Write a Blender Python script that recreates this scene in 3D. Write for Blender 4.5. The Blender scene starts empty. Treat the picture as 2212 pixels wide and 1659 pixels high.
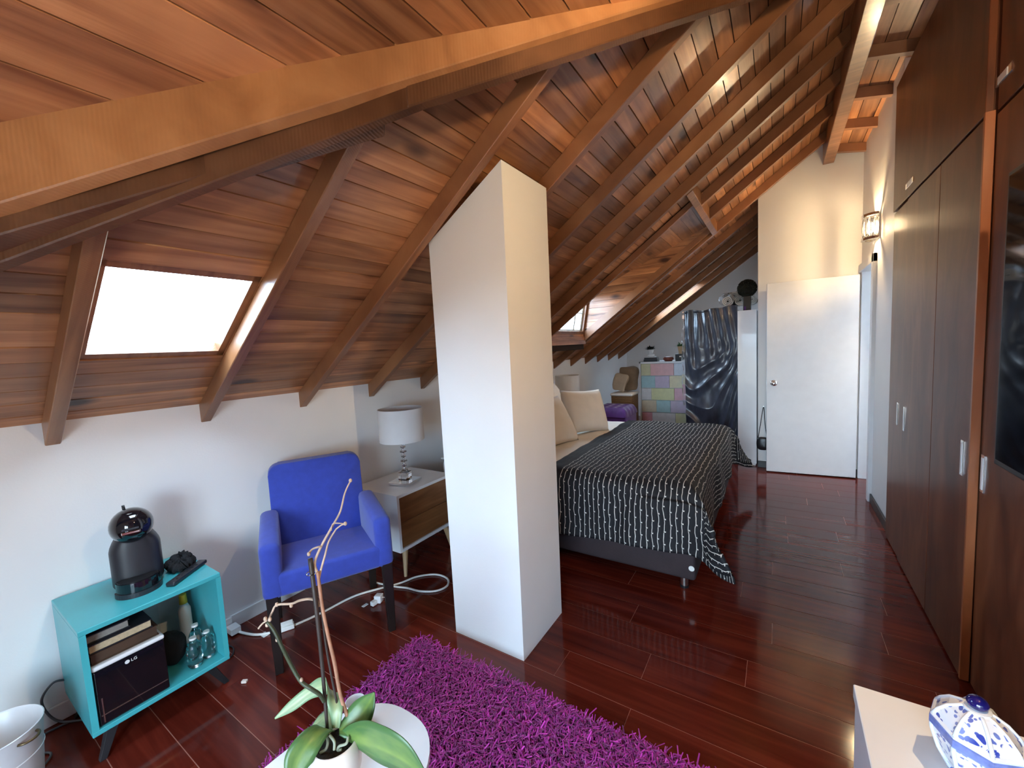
import bpy, bmesh, math, random
from mathutils import Vector, Matrix, noise
random.seed(7)
PI = math.pi
scene = bpy.context.scene
COL = scene.collection

# ------------------------------------------------------------------ camera
CAM = Vector((0.0, 0.0, 1.5))
AX = Vector((0.83917024, 0.54145452, -0.05118888))     # image right
AY = Vector((0.0040239, -0.1002985, -0.99494925))      # image down
AZ = Vector((-0.54385394, 0.83472583, -0.08634628))    # forward
FPX = 886.656
cam_data = bpy.data.cameras.new('camera')
cam_data.sensor_width = 36.0
cam_data.lens = FPX / 2212.0 * 36.0
cam_data.clip_start = 0.02
cam = bpy.data.objects.new('camera', cam_data)
COL.objects.link(cam)
m = Matrix((AX, -AY, -AZ)).transposed().to_4x4()
m.translation = CAM
cam.matrix_world = m
scene.camera = cam

# ------------------------------------------------------------------ light and exposure
scene.view_settings.view_transform = 'Standard'
scene.view_settings.look = 'None'
scene.view_settings.gamma = 1.0
scene.view_settings.use_curve_mapping = False
scene.view_settings.exposure = 1.05
SKY_STRENGTH = 16.0
world = bpy.data.worlds.new('sky')
scene.world = world
world.use_nodes = True
wn, wl = world.node_tree.nodes, world.node_tree.links
wn.clear()
w_out = wn.new('ShaderNodeOutputWorld')
w_bg = wn.new('ShaderNodeBackground')
w_bg.inputs['Strength'].default_value = SKY_STRENGTH
w_tc = wn.new('ShaderNodeTexCoord')
w_map = wn.new('ShaderNodeMapping')
w_map.inputs['Scale'].default_value = (1.6, 1.6, 5.0)
w_no = wn.new('ShaderNodeTexNoise')
w_no.inputs['Scale'].default_value = 2.2
w_no.inputs['Detail'].default_value = 6.0
w_rp = wn.new('ShaderNodeValToRGB')
w_rp.color_ramp.elements[0].position = 0.36
w_rp.color_ramp.elements[0].color = (0.46, 0.68, 1.0, 1)
w_rp.color_ramp.elements[1].position = 0.62
w_rp.color_ramp.elements[1].color = (0.72, 0.86, 1.0, 1)
wl.new(w_tc.outputs['Generated'], w_map.inputs['Vector'])
wl.new(w_map.outputs['Vector'], w_no.inputs['Vector'])
wl.new(w_no.outputs['Fac'], w_rp.inputs['Fac'])
w_sp = wn.new('ShaderNodeSeparateXYZ'); wl.new(w_tc.outputs['Generated'], w_sp.inputs[0])
w_gr = wn.new('ShaderNodeMapRange'); w_gr.inputs['From Min'].default_value = -0.04; w_gr.inputs['From Max'].default_value = 0.0
wl.new(w_sp.outputs[2], w_gr.inputs['Value'])
w_mx = wn.new('ShaderNodeMix'); w_mx.data_type = 'RGBA'
w_mx.inputs[6].default_value = (0.16, 0.155, 0.14, 1)          # the town below the horizon
wl.new(w_gr.outputs[0], w_mx.inputs[0]); wl.new(w_rp.outputs['Color'], w_mx.inputs[7])
wl.new(w_mx.outputs[2], w_bg.inputs['Color'])
wl.new(w_bg.outputs['Background'], w_out.inputs['Surface'])

def portal(name, loc, rot, sx, sy):
    l = bpy.data.lights.new(name, 'AREA')
    l.shape = 'RECTANGLE'; l.size = sx; l.size_y = sy
    l.cycles.is_portal = True
    o = bpy.data.objects.new(name, l); COL.objects.link(o)
    o.location = loc; o.rotation_euler = rot
    return o

# ------------------------------------------------------------------ helpers
def px(u, v, d):
    """point of the room at depth d (metres along the view axis)"""
    return CAM + (AX * ((u - 1106) / FPX) + AY * ((v - 829.5) / FPX) + AZ) * d
def pz(u, v, z):
    r = AX * ((u - 1106) / FPX) + AY * ((v - 829.5) / FPX) + AZ
    return CAM + r * ((z - CAM.z) / r.z)

class MB:
    def __init__(s): s.bm = bmesh.new()
    def box(s, a, b, mat=None, bev=0, seg=2):
        x0, y0, z0 = a; x1, y1, z1 = b
        vs = [s.bm.verts.new(p) for p in ((x0,y0,z0),(x1,y0,z0),(x1,y1,z0),(x0,y1,z0),(x0,y0,z1),(x1,y0,z1),(x1,y1,z1),(x0,y1,z1))]
        fs = [s.bm.faces.new([vs[i] for i in f]) for f in ((3,2,1,0),(4,5,6,7),(0,1,5,4),(1,2,6,5),(2,3,7,6),(3,0,4,7))]
        if mat is not None:
            for v in vs: v.co = mat @ v.co
        if bev:
            es = list({e for f in fs for e in f.edges})
            bmesh.ops.bevel(s.bm, geom=es, offset=bev, segments=seg, affect='EDGES', profile=0.5)
        return s
    def hexa(s, pts, bev=0, seg=2):
        """8 points: bottom 4 counter-clockwise, top 4"""
        vs = [s.bm.verts.new(p) for p in pts]
        fs = [s.bm.faces.new([vs[i] for i in f]) for f in ((3,2,1,0),(4,5,6,7),(0,1,5,4),(1,2,6,5),(2,3,7,6),(3,0,4,7))]
        if bev:
            es = list({e for f in fs for e in f.edges})
            bmesh.ops.bevel(s.bm, geom=es, offset=bev, segments=seg, affect='EDGES', profile=0.5)
        return s
    def quad(s, pts):
        s.bm.faces.new([s.bm.verts.new(p) for p in pts]); return s
    def prism(s, poly, z0, z1, bev=0, seg=2):
        lo = [s.bm.verts.new((p[0], p[1], z0)) for p in poly]
        hi = [s.bm.verts.new((p[0], p[1], z1)) for p in poly]
        n = len(poly)
        fs = [s.bm.faces.new(lo[::-1]), s.bm.faces.new(hi)]
        for i in range(n):
            fs.append(s.bm.faces.new((lo[i], lo[(i+1)%n], hi[(i+1)%n], hi[i])))
        if bev:
            es = list(set(fs[0].edges) | set(fs[1].edges))
            bmesh.ops.bevel(s.bm, geom=es, offset=bev, segments=seg, affect='EDGES', profile=0.5)
        return s
    def lathe(s, prof, c=(0,0,0), n=24, sx=1, sy=1, closed=False, rot=0):
        rings = []
        for r, z in prof:
            if r < 1e-6:
                rings.append([s.bm.verts.new((c[0], c[1], c[2]+z))])
            else:
                rings.append([s.bm.verts.new((c[0]+r*sx*math.cos(rot+2*PI*i/n), c[1]+r*sy*math.sin(rot+2*PI*i/n), c[2]+z)) for i in range(n)])
        for a, b in zip(rings, rings[1:]):
            for i in range(n):
                j = (i+1) % n
                if len(a) == 1 and len(b) == 1: continue
                if len(a) == 1: s.bm.faces.new((a[0], b[j], b[i]))
                elif len(b) == 1: s.bm.faces.new((a[i], a[j], b[0]))
                else: s.bm.faces.new((a[i], a[j], b[j], b[i]))
        if closed:
            if len(rings[0]) > 1: s.bm.faces.new(rings[0][::-1])
            if len(rings[-1]) > 1: s.bm.faces.new(rings[-1])
        return s
    def tube(s, pts, r, n=8, cap=True):
        pts = [Vector(p) for p in pts]
        rs = r if isinstance(r, (list, tuple)) else [r]*len(pts)
        up = None; rings = []
        for i, p in enumerate(pts):
            t = (pts[min(i+1, len(pts)-1)] - pts[max(i-1, 0)])
            t = t.normalized() if t.length > 1e-9 else Vector((0,0,1))
            if up is None:
                up = t.orthogonal().normalized()
            else:
                up = (up - t*up.dot(t))
                up = up.normalized() if up.length > 1e-6 else t.orthogonal().normalized()
            w = t.cross(up)
            rings.append([s.bm.verts.new(p + (up*math.cos(2*PI*k/n) + w*math.sin(2*PI*k/n))*rs[i]) for k in range(n)])
        for a, b in zip(rings, rings[1:]):
            for k in range(n):
                s.bm.faces.new((a[k], a[(k+1)%n], b[(k+1)%n], b[k]))
        if cap:
            s.bm.faces.new(rings[0][::-1]); s.bm.faces.new(rings[-1])
        return s
    def ellipsoid(s, c, r, n=20, m=12, mat=None, p=1.0):
        prev = None; c = Vector(c)
        def pw(x): return math.copysign(abs(x)**p, x)
        rings = []
        for j in range(m+1):
            th = -PI/2 + PI*j/m
            if j in (0, m): ring = [Vector((0,0,pw(math.sin(th))*r[2]))]
            else: ring = [Vector((pw(math.cos(th))*pw(math.cos(2*PI*i/n))*r[0], pw(math.cos(th))*pw(math.sin(2*PI*i/n))*r[1], pw(math.sin(th))*r[2])) for i in range(n)]
            rings.append([s.bm.verts.new(c + (mat @ q if mat else q)) for q in ring])
        for a, b in zip(rings, rings[1:]):
            for i in range(n):
                j = (i+1) % n
                if len(a) == 1: s.bm.faces.new((a[0], b[j], b[i]))
                elif len(b) == 1: s.bm.faces.new((a[i], a[j], b[0]))
                else: s.bm.faces.new((a[i], a[j], b[j], b[i]))
        return s
    def grid(s, f, nu, nv):
        g = [[s.bm.verts.new(f(i/nu, j/nv)) for j in range(nv+1)] for i in range(nu+1)]
        for i in range(nu):
            for j in range(nv):
                s.bm.faces.new((g[i][j], g[i+1][j], g[i+1][j+1], g[i][j+1]))
        return s
    def mesh(s, name, mat, smooth=False):
        bmesh.ops.recalc_face_normals(s.bm, faces=s.bm.faces)
        me = bpy.data.meshes.new(name)
        s.bm.to_mesh(me); s.bm.free()
        if mat: me.materials.append(mat)
        if smooth:
            for p in me.polygons: p.use_smooth = True
        return me
    def build(s, name, mat, parent=None, smooth=False, world=False, auto=None):
        if world and parent is not None:
            mi = MATS_OF.get(parent.name)
            if mi is not None:
                for v in s.bm.verts: v.co = mi @ v.co
        me = s.mesh(name, mat, smooth)
        o = bpy.data.objects.new(name, me); COL.objects.link(o)
        if parent is not None: o.parent = parent
        if auto is not None and smooth:
            me.set_sharp_from_angle(angle=math.radians(auto))
        return o

MATS_OF = {}
def thing(name, label, cat, loc=(0,0,0), rz=0.0, group=None):
    o = bpy.data.objects.new(name, None); COL.objects.link(o)
    o.empty_display_size = 0.05
    o.location = loc; o.rotation_euler = (0, 0, rz)
    o['label'] = label; o['category'] = cat
    if group: o['group'] = group
    MATS_OF[o.name] = (Matrix.Translation(loc) @ Matrix.Rotation(rz, 4, 'Z')).inverted()
    return o
def tag(o, label, cat, group=None):
    o['label'] = label; o['category'] = cat
    if group: o['group'] = group
    return o
def struct(o): o['kind'] = 'structure'; return o
def copy_tree(o, parent=None):
    c = o.copy(); COL.objects.link(c); c.parent = parent
    for ch in list(o.children): copy_tree(ch, c)
    return c
def spline(pts, n=8):
    """Catmull-Rom through the points"""
    P = [Vector(p) for p in pts]; out = []
    for i in range(len(P)-1):
        p0 = P[max(i-1,0)]; p1 = P[i]; p2 = P[i+1]; p3 = P[min(i+2,len(P)-1)]
        for k in range(n):
            t = k/n
            out.append(0.5*((2*p1)+(p2-p0)*t+(2*p0-5*p1+4*p2-p3)*t*t+(3*p1-p0-3*p2+p3)*t**3))
    out.append(P[-1]); return out

# ------------------------------------------------------------------ materials
def nodes_of(name):
    ma = bpy.data.materials.new(name); ma.use_nodes = True
    return ma, ma.node_tree.nodes, ma.node_tree.links, ma.node_tree.nodes['Principled BSDF']
def ramp(nd, stops):
    r = nd.new('ShaderNodeValToRGB'); el = r.color_ramp.elements
    while len(el) < len(stops): el.new(0.5)
    for e, (p, c) in zip(el, stops):
        e.position = p; e.color = (c[0], c[1], c[2], 1)
    return r
def bump(nd, lk, bsdf, src, strength, dist):
    b = nd.new('ShaderNodeBump'); b.inputs['Strength'].default_value = strength; b.inputs['Distance'].default_value = dist
    lk.new(src, b.inputs['Height']); lk.new(b.outputs['Normal'], bsdf.inputs['Normal'])
def plain(name, col, rough=0.5, metal=0.0, var=0.06, scale=12.0, bmp=0.0, bscale=60.0, coat=0.0, spec=0.5, sheen=0.0):
    ma, nd, lk, b = nodes_of(name)
    tc = nd.new('ShaderNodeTexCoord'); no = nd.new('ShaderNodeTexNoise')
    no.inputs['Scale'].default_value = scale; no.inputs['Detail'].default_value = 3
    lk.new(tc.outputs['Object'], no.inputs['Vector'])
    lo = [max(0, c*(1-var)) for c in col]; hi = [min(1, c*(1+var)) for c in col]
    r = ramp(nd, [(0.3, lo), (0.7, hi)])
    lk.new(no.outputs['Fac'], r.inputs['Fac']); lk.new(r.outputs['Color'], b.inputs['Base Color'])
    b.inputs['Roughness'].default_value = rough; b.inputs['Metallic'].default_value = metal
    b.inputs['Coat Weight'].default_value = coat; b.inputs['Specular IOR Level'].default_value = spec
    b.inputs['Sheen Weight'].default_value = sheen
    if bmp:
        n2 = nd.new('ShaderNodeTexNoise'); n2.inputs['Scale'].default_value = bscale; n2.inputs['Detail'].default_value = 4
        lk.new(tc.outputs['Object'], n2.inputs['Vector']); bump(nd, lk, b, n2.outputs['Fac'], bmp, 0.01)
    return ma
def wood(name, dark, mid, light, stretch, rough=0.35, rand=0.35, knots=True, gscale=3.0, saw=0.0, sawaxis=(0,60,0), coat=0.25, bmp=0.15):
    """stretch: mapping scale per axis, small along the grain"""
    ma, nd, lk, b = nodes_of(name)
    tc = nd.new('ShaderNodeTexCoord'); oi = nd.new('ShaderNodeObjectInfo')
    mp = nd.new('ShaderNodeMapping'); mp.inputs['Scale'].default_value = stretch
    ad = nd.new('ShaderNodeVectorMath'); ad.operation = 'ADD'
    sc = nd.new('ShaderNodeVectorMath'); sc.operation = 'SCALE'; sc.inputs['Scale'].default_value = 31.0
    cb = nd.new('ShaderNodeCombineXYZ')
    for k in range(3): lk.new(oi.outputs['Random'], cb.inputs[k])
    lk.new(cb.outputs[0], sc.inputs[0])
    lk.new(tc.outputs['Object'], ad.inputs[0]); lk.new(sc.outputs[0], ad.inputs[1])
    lk.new(ad.outputs[0], mp.inputs['Vector'])
    no = nd.new('ShaderNodeTexNoise'); no.inputs['Scale'].default_value = gscale
    no.inputs['Detail'].default_value = 6; no.inputs['Roughness'].default_value = 0.52; no.inputs['Distortion'].default_value = 0.9
    lk.new(mp.outputs[0], no.inputs['Vector'])
    r = ramp(nd, [(0.28, dark), (0.5, mid), (0.72, light)])
    lk.new(no.outputs['Fac'], r.inputs['Fac'])
    hsv = nd.new('ShaderNodeHueSaturation')
    mr = nd.new('ShaderNodeMapRange'); mr.inputs['To Min'].default_value = 1-rand; mr.inputs['To Max'].default_value = 1+rand*0.7
    lk.new(oi.outputs['Random'], mr.inputs['Value']); lk.new(mr.outputs[0], hsv.inputs['Value'])
    lk.new(r.outputs['Color'], hsv.inputs['Color'])
    bl = nd.new('ShaderNodeTexNoise'); bl.inputs['Scale'].default_value = 2.6; bl.inputs['Detail'].default_value = 3
    lk.new(ad.outputs[0], bl.inputs['Vector'])
    blr = ramp(nd, [(0.30, (0.72, 0.68, 0.66)), (0.62, (1.12, 1.12, 1.10))]); lk.new(bl.outputs['Fac'], blr.inputs['Fac'])
    bm_ = nd.new('ShaderNodeMix'); bm_.data_type = 'RGBA'; bm_.blend_type = 'MULTIPLY'; bm_.inputs[0].default_value = 1.0 if knots else 0.45
    lk.new(hsv.outputs['Color'], bm_.inputs[6]); lk.new(blr.outputs['Color'], bm_.inputs[7])
    col = bm_.outputs[2]
    if knots:
        vo = nd.new('ShaderNodeTexVoronoi'); vo.inputs['Scale'].default_value = 1.0
        mk = nd.new('ShaderNodeMapping'); mk.inputs['Scale'].default_value = [3.4*(0.45 if s == min(stretch) else 1.0) for s in stretch]
        lk.new(ad.outputs[0], mk.inputs['Vector']); lk.new(mk.outputs[0], vo.inputs['Vector'])
        kr = ramp(nd, [(0.07, (1,1,1)), (0.15, (0,0,0))])
        lk.new(vo.outputs['Distance'], kr.inputs['Fac'])
        mx = nd.new('ShaderNodeMix'); mx.data_type = 'RGBA'
        lk.new(kr.outputs['Color'], mx.inputs[0]); lk.new(col, mx.inputs[6])
        mx.inputs[7].default_value = (dark[0]*0.25, dark[1]*0.2, dark[2]*0.2, 1)
        col = mx.outputs[2]
    lk.new(col, b.inputs['Base Color'])
    b.inputs['Roughness'].default_value = rough; b.inputs['Coat Weight'].default_value = coat; b.inputs['Coat Roughness'].default_value = 0.18
    h = no.outputs['Fac']
    if saw:
        wv = nd.new('ShaderNodeTexWave'); wv.inputs['Scale'].default_value = 1.0; wv.bands_direction = 'X'
        wv.inputs['Distortion'].default_value = 2.5; wv.inputs['Detail'].default_value = 2
        ms = nd.new('ShaderNodeMapping'); ms.inputs['Rotation'].default_value = (0, 0, math.radians(-50)); ms.inputs['Scale'].default_value = sawaxis
        lk.new(tc.outputs['Object'], ms.inputs['Vector']); lk.new(ms.outputs[0], wv.inputs['Vector'])
        mm = nd.new('ShaderNodeMath'); mm.operation = 'MULTIPLY_ADD'; mm.inputs[1].default_value = saw
        lk.new(wv.outputs['Fac'], mm.inputs[0]); lk.new(no.outputs['Fac'], mm.inputs[2]); h = mm.outputs[0]
    bump(nd, lk, b, h, bmp, 0.01)
    return ma
def glass(name, col=(1,1,1), rough=0.0):
    ma, nd, lk, b = nodes_of(name)
    b.inputs['Base Color'].default_value = (*col, 1); b.inputs['Transmission Weight'].default_value = 1.0
    b.inputs['Roughness'].default_value = rough; b.inputs['IOR'].default_value = 1.45
    return ma
def pane_mat(name):
    ma, nd, lk, b = nodes_of(name)
    out = nd['Material Output']
    tr = nd.new('ShaderNodeBsdfTransparent'); tr.inputs['Color'].default_value = (0.94, 0.97, 0.97, 1)
    gl = nd.new('ShaderNodeBsdfGlossy'); gl.inputs['Roughness'].default_value = 0.02
    mx = nd.new('ShaderNodeMixShader'); mx.inputs[0].default_value = 0.05
    lk.new(tr.outputs[0], mx.inputs[1]); lk.new(gl.outputs[0], mx.inputs[2])
    lk.new(mx.outputs[0], out.inputs['Surface'])
    return ma
def emit(name, col, strength):
    ma, nd, lk, b = nodes_of(name)
    b.inputs['Base Color'].default_value = (*col, 1)
    b.inputs['Emission Color'].default_value = (*col, 1); b.inputs['Emission Strength'].default_value = strength
    return ma

M = {}
M['wall'] = plain('wall_paint', (0.87, 0.86, 0.84), 0.6, var=0.02, scale=2.5, bmp=0.05, bscale=120)
M['trim'] = plain('trim_paint', (0.80, 0.80, 0.79), 0.4, var=0.02)
M['board'] = wood('pine_board', (0.23,0.088,0.036), (0.44,0.190,0.080), (0.58,0.280,0.128), (6,0.35,6), 0.36, 0.36, True, 3.2, bmp=0.2)
M['board_x'] = wood('pine_cheek_board', (0.23,0.088,0.036), (0.44,0.190,0.080), (0.58,0.280,0.128), (0.35,6,6), 0.36, 0.30, True, 3.2, bmp=0.2)
M['rafter'] = wood('pine_rafter', (0.18,0.070,0.028), (0.28,0.118,0.048), (0.38,0.175,0.076), (0.5,6,0.5), 0.38, 0.14, False, 3.0, saw=0.18, sawaxis=(70,30,30), bmp=0.10)
M['beam'] = wood('sawn_beam', (0.30,0.128,0.050), (0.44,0.205,0.083), (0.54,0.270,0.118), (2.2,2.2,2.2), 0.40, 0.08, False, 2.0, saw=0.28, sawaxis=(60,10,14), bmp=0.13)
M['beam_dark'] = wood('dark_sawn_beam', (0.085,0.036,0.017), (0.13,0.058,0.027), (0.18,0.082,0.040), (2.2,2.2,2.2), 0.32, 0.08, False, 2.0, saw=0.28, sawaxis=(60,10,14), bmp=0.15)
M['dark'] = plain('dark_gap', (0.035,0.016,0.008), 0.9)
M['floor'] = wood('floor_laminate', (0.068,0.0080,0.0046), (0.110,0.0145,0.0080), (0.16,0.024,0.013), (0.5,7,5), 0.10, 0.14, False, 2.6, coat=0.0, bmp=0.002)
M['joint'] = plain('floor_joint', (0.42,0.19,0.14), 0.4)
M['wardrobe'] = wood('wardrobe_veneer', (0.085,0.025,0.012), (0.150,0.048,0.021), (0.22,0.080,0.036), (2.2,2.2,0.7), 0.36, 0.10, False, 3.0, coat=0.06, bmp=0.03)
M['edge'] = wood('edge_band', (0.30,0.085,0.025), (0.36,0.11,0.035), (0.42,0.14,0.05), (3,3,0.6), 0.35, 0.05, False)
M['chrome'] = plain('chrome', (0.80,0.80,0.80), 0.12, 1.0, var=0.01)
M['steel'] = plain('brushed_steel', (0.62,0.62,0.62), 0.28, 1.0, var=0.03)
M['glass'] = pane_mat('window_glass')
M['crystal'] = glass('crystal')
M['clearplastic'] = glass('clear_plastic', (0.93,0.96,0.96), 0.08)
M['teal'] = plain('teal_paint', (0.060,0.43,0.47), 0.33, var=0.04, coat=0.2)
M['black'] = plain('black_plastic', (0.012,0.012,0.014), 0.32, var=0.1)
M['gloss'] = plain('black_gloss', (0.006,0.006,0.009), 0.05, var=0.05, coat=0.6)
M['charcoal'] = plain('charcoal_plastic', (0.020,0.021,0.027), 0.38, var=0.1)
M['blackcloth'] = plain('black_cloth', (0.010,0.010,0.012), 0.95, bmp=0.5, bscale=200)
M['white'] = plain('white_lacquer', (0.80,0.81,0.82), 0.25, var=0.015, coat=0.2)
M['whiteplastic'] = plain('white_plastic', (0.76,0.76,0.74), 0.35, var=0.02)
M['blue'] = plain('blue_upholstery', (0.026,0.052,0.36), 0.85, var=0.10, scale=26, bmp=0.25, bscale=420, sheen=0.25)
M['ebony'] = plain('dark_stained_wood', (0.012,0.008,0.007), 0.35, var=0.2)
M['lampshade'] = plain('lampshade_linen', (0.78,0.76,0.73), 0.8, var=0.02, bmp=0.1, bscale=300)
M['oak'] = wood('walnut_drawer', (0.16,0.062,0.020), (0.23,0.098,0.034), (0.29,0.13,0.05), (3,0.6,8), 0.42, 0.06, False)
M['lightoak'] = wood('light_oak_leg', (0.42,0.26,0.13), (0.52,0.34,0.18), (0.60,0.41,0.23), (6,6,0.7), 0.45, 0.06, False)
M['bedbase'] = plain('aubergine_fabric', (0.030,0.018,0.021), 0.8, var=0.12, bmp=0.3, bscale=300)
M['sheet'] = plain('white_linen', (0.80,0.77,0.72), 0.85, var=0.03, bmp=0.12, bscale=40)
M['pillow'] = plain('ivory_pillowcase', (0.80,0.73,0.64), 0.85, var=0.03, bmp=0.15, bscale=25)
M['purple'] = plain('purple_velvet', (0.075,0.008,0.16), 0.6, var=0.15, sheen=0.4)
M['topiary'] = plain('dark_leaves', (0.014,0.018,0.012), 0.8, var=0.3)
M['greenleaf'] = plain('small_green_leaf', (0.06,0.16,0.045), 0.6, var=0.25)
M['terracotta'] = plain('terracotta_pot', (0.55,0.36,0.20), 0.8, var=0.06)
M['brownbag'] = plain('brown_paper_felt', (0.17,0.115,0.070), 0.9, var=0.12, bmp=0.2, bscale=30)
M['canvas'] = plain('spotted_canvas', (0.36,0.28,0.20), 0.9, var=0.1)
M['bucket'] = plain('enamel_white', (0.70,0.71,0.72), 0.30, var=0.04)
M['bronze'] = plain('aged_bronze', (0.16,0.11,0.055), 0.4, 0.7)
M['paper'] = plain('book_pages', (0.50,0.40,0.25), 0.85, var=0.12, scale=90)
M['greypaper'] = plain('grey_pages', (0.24,0.225,0.20), 0.85, var=0.1, scale=90)
M['leather'] = plain('brown_leather', (0.055,0.028,0.014), 0.6, var=0.2)
M['bookcover'] = plain('black_cover', (0.010,0.010,0.016), 0.5)
M['yellow'] = plain('yellow_cap', (0.62,0.44,0.03), 0.4)
M['bowl'] = plain('brown_bowl', (0.16,0.035,0.020), 0.4)
M['pot'] = plain('cream_ceramic', (0.78,0.66,0.58), 0.35, var=0.02)
M['pink'] = plain('pink_glaze', (0.56,0.32,0.33), 0.35)
M['soil'] = plain('bark_soil', (0.018,0.011,0.007), 0.95, var=0.5, scale=60, bmp=0.8, bscale=70)
M['root'] = plain('aerial_root', (0.34,0.36,0.26), 0.6, var=0.15)
M['stem'] = plain('dry_flower_stem', (0.40,0.19,0.11), 0.6, var=0.22, scale=30)
M['palestem'] = plain('pale_flower_stem', (0.55,0.40,0.29), 0.6, var=0.2, scale=30)
M['stake'] = plain('dark_stake', (0.045,0.030,0.024), 0.5, var=0.25)
M['greenstem'] = plain('dark_green_stem', (0.045,0.055,0.025), 0.5, var=0.25)
M['cable'] = plain('white_cable', (0.80,0.78,0.72), 0.45)
M['greycable'] = plain('grey_cable', (0.09,0.09,0.10), 0.5)
M['amber'] = emit('neon_indicator', (1.0,0.22,0.04), 3.0)
M['pastel'] = {k: plain('drawer_'+k, [0.72*q+0.20 for q in c], 0.6, var=0.07, scale=20, bmp=0.1, bscale=60) for k, c in dict(
    olive=(0.53,0.52,0.22), pink=(0.72,0.33,0.33), paleblue=(0.58,0.62,0.68), teal=(0.23,0.49,0.53), lilac=(0.45,0.34,0.50),
    cream=(0.68,0.59,0.31), grey=(0.55,0.55,0.57), lime=(0.56,0.58,0.22), rose=(0.66,0.27,0.34), tan=(0.57,0.47,0.28), crimson=(0.58,0.15,0.22)).items()}
M['rugbase'] = plain('rug_backing', (0.13,0.002,0.085), 0.95)
def rug_pile():
    ma, nd, lk, b = nodes_of('magenta_shag')
    g = nd.new('ShaderNodeNewGeometry')
    r = ramp(nd, [(0.0, (0.17,0.001,0.105)), (0.6, (0.33,0.003,0.20)), (1.0, (0.62,0.03,0.40))])
    lk.new(g.outputs['Random Per Island'], r.inputs['Fac']); lk.new(r.outputs['Color'], b.inputs['Base Color'])
    b.inputs['Roughness'].default_value = 0.55; b.inputs['Sheen Weight'].default_value = 0.3
    return ma
M['pile'] = rug_pile()
def leaf_mat(name, dark, light):
    ma, nd, lk, b = nodes_of(name)
    uv = nd.new('ShaderNodeUVMap'); sp = nd.new('ShaderNodeSeparateXYZ'); lk.new(uv.outputs[0], sp.inputs[0])
    no = nd.new('ShaderNodeTexNoise'); no.inputs['Scale'].default_value = 5; lk.new(uv.outputs[0], no.inputs['Vector'])
    ad = nd.new('ShaderNodeMath'); ad.operation = 'MULTIPLY_ADD'; ad.inputs[1].default_value = 0.7
    lk.new(no.outputs['Fac'], ad.inputs[0]); lk.new(sp.outputs[0], ad.inputs[2])
    r = ramp(nd, [(0.35, light), (0.9, dark)])
    lk.new(ad.outputs[0], r.inputs['Fac']); lk.new(r.outputs['Color'], b.inputs['Base Color'])
    b.inputs['Roughness'].default_value = 0.38; b.inputs['Subsurface Weight'].default_value = 0.0
    return ma
M['leaf'] = leaf_mat('orchid_leaf', (0.070,0.155,0.045), (0.20,0.29,0.06))
M['paleleaf'] = leaf_mat('pale_orchid_leaf', (0.20,0.30,0.15), (0.42,0.46,0.22))
def blanket_mat():
    ma, nd, lk, b = nodes_of('striped_black_quilt')
    uv = nd.new('ShaderNodeUVMap')
    no = nd.new('ShaderNodeTexNoise'); no.inputs['Scale'].default_value = 9.0; no.inputs['Detail'].default_value = 2
    lk.new(uv.outputs[0], no.inputs['Vector'])
    sp = nd.new('ShaderNodeSeparateXYZ'); lk.new(uv.outputs[0], sp.inputs[0])
    def mth(op, a, bb=None, c=None):
        n = nd.new('ShaderNodeMath'); n.operation = op
        for i, x in enumerate((a, bb, c)):
            if x is None: continue
            if isinstance(x, (int, float)): n.inputs[i].default_value = x
            else: lk.new(x, n.inputs[i])
        return n.outputs[0]
    SP = 0.034
    wob = mth('MULTIPLY_ADD', mth('SUBTRACT', no.outputs['Fac'], 0.5), 0.030, sp.outputs[0])
    f = mth('FRACT', mth('DIVIDE', wob, SP))
    d = mth('ABSOLUTE', mth('SUBTRACT', f, 0.5))
    line = mth('LESS_THAN', d, 0.058)
    row = mth('FLOOR', mth('DIVIDE', wob, SP))
    ph = mth('FRACT', mth('MULTIPLY_ADD', row, 0.37, mth('DIVIDE', sp.outputs[1], 0.075)))
    dash = mth('GREATER_THAN', ph, 0.10)
    tuft = mth('MULTIPLY', mth('LESS_THAN', ph, 0.13), mth('LESS_THAN', mth('ABSOLUTE', mth('SUBTRACT', f, 0.62)), 0.17))
    val = mth('MAXIMUM', mth('MULTIPLY', line, dash), mth('MULTIPLY', tuft, mth('GREATER_THAN', ph, 0.03)))
    border = mth('GREATER_THAN', sp.outputs[0], 0.11)
    val = mth('MULTIPLY', val, border)
    mx = nd.new('ShaderNodeMix'); mx.data_type = 'RGBA'
    lk.new(val, mx.inputs[0]); mx.inputs[6].default_value = (0.003, 0.003, 0.006, 1); mx.inputs[7].default_value = (0.62, 0.60, 0.55, 1)
    lk.new(mx.outputs[2], b.inputs['Base Color']); b.inputs['Roughness'].default_value = 0.75
    q = mth('ABSOLUTE', mth('SUBTRACT', mth('FRACT', mth('ADD', f, 0.5)), 0.5))
    bump(nd, lk, b, q, 0.5, 0.006)
    return ma
M['blanket'] = blanket_mat()
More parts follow.
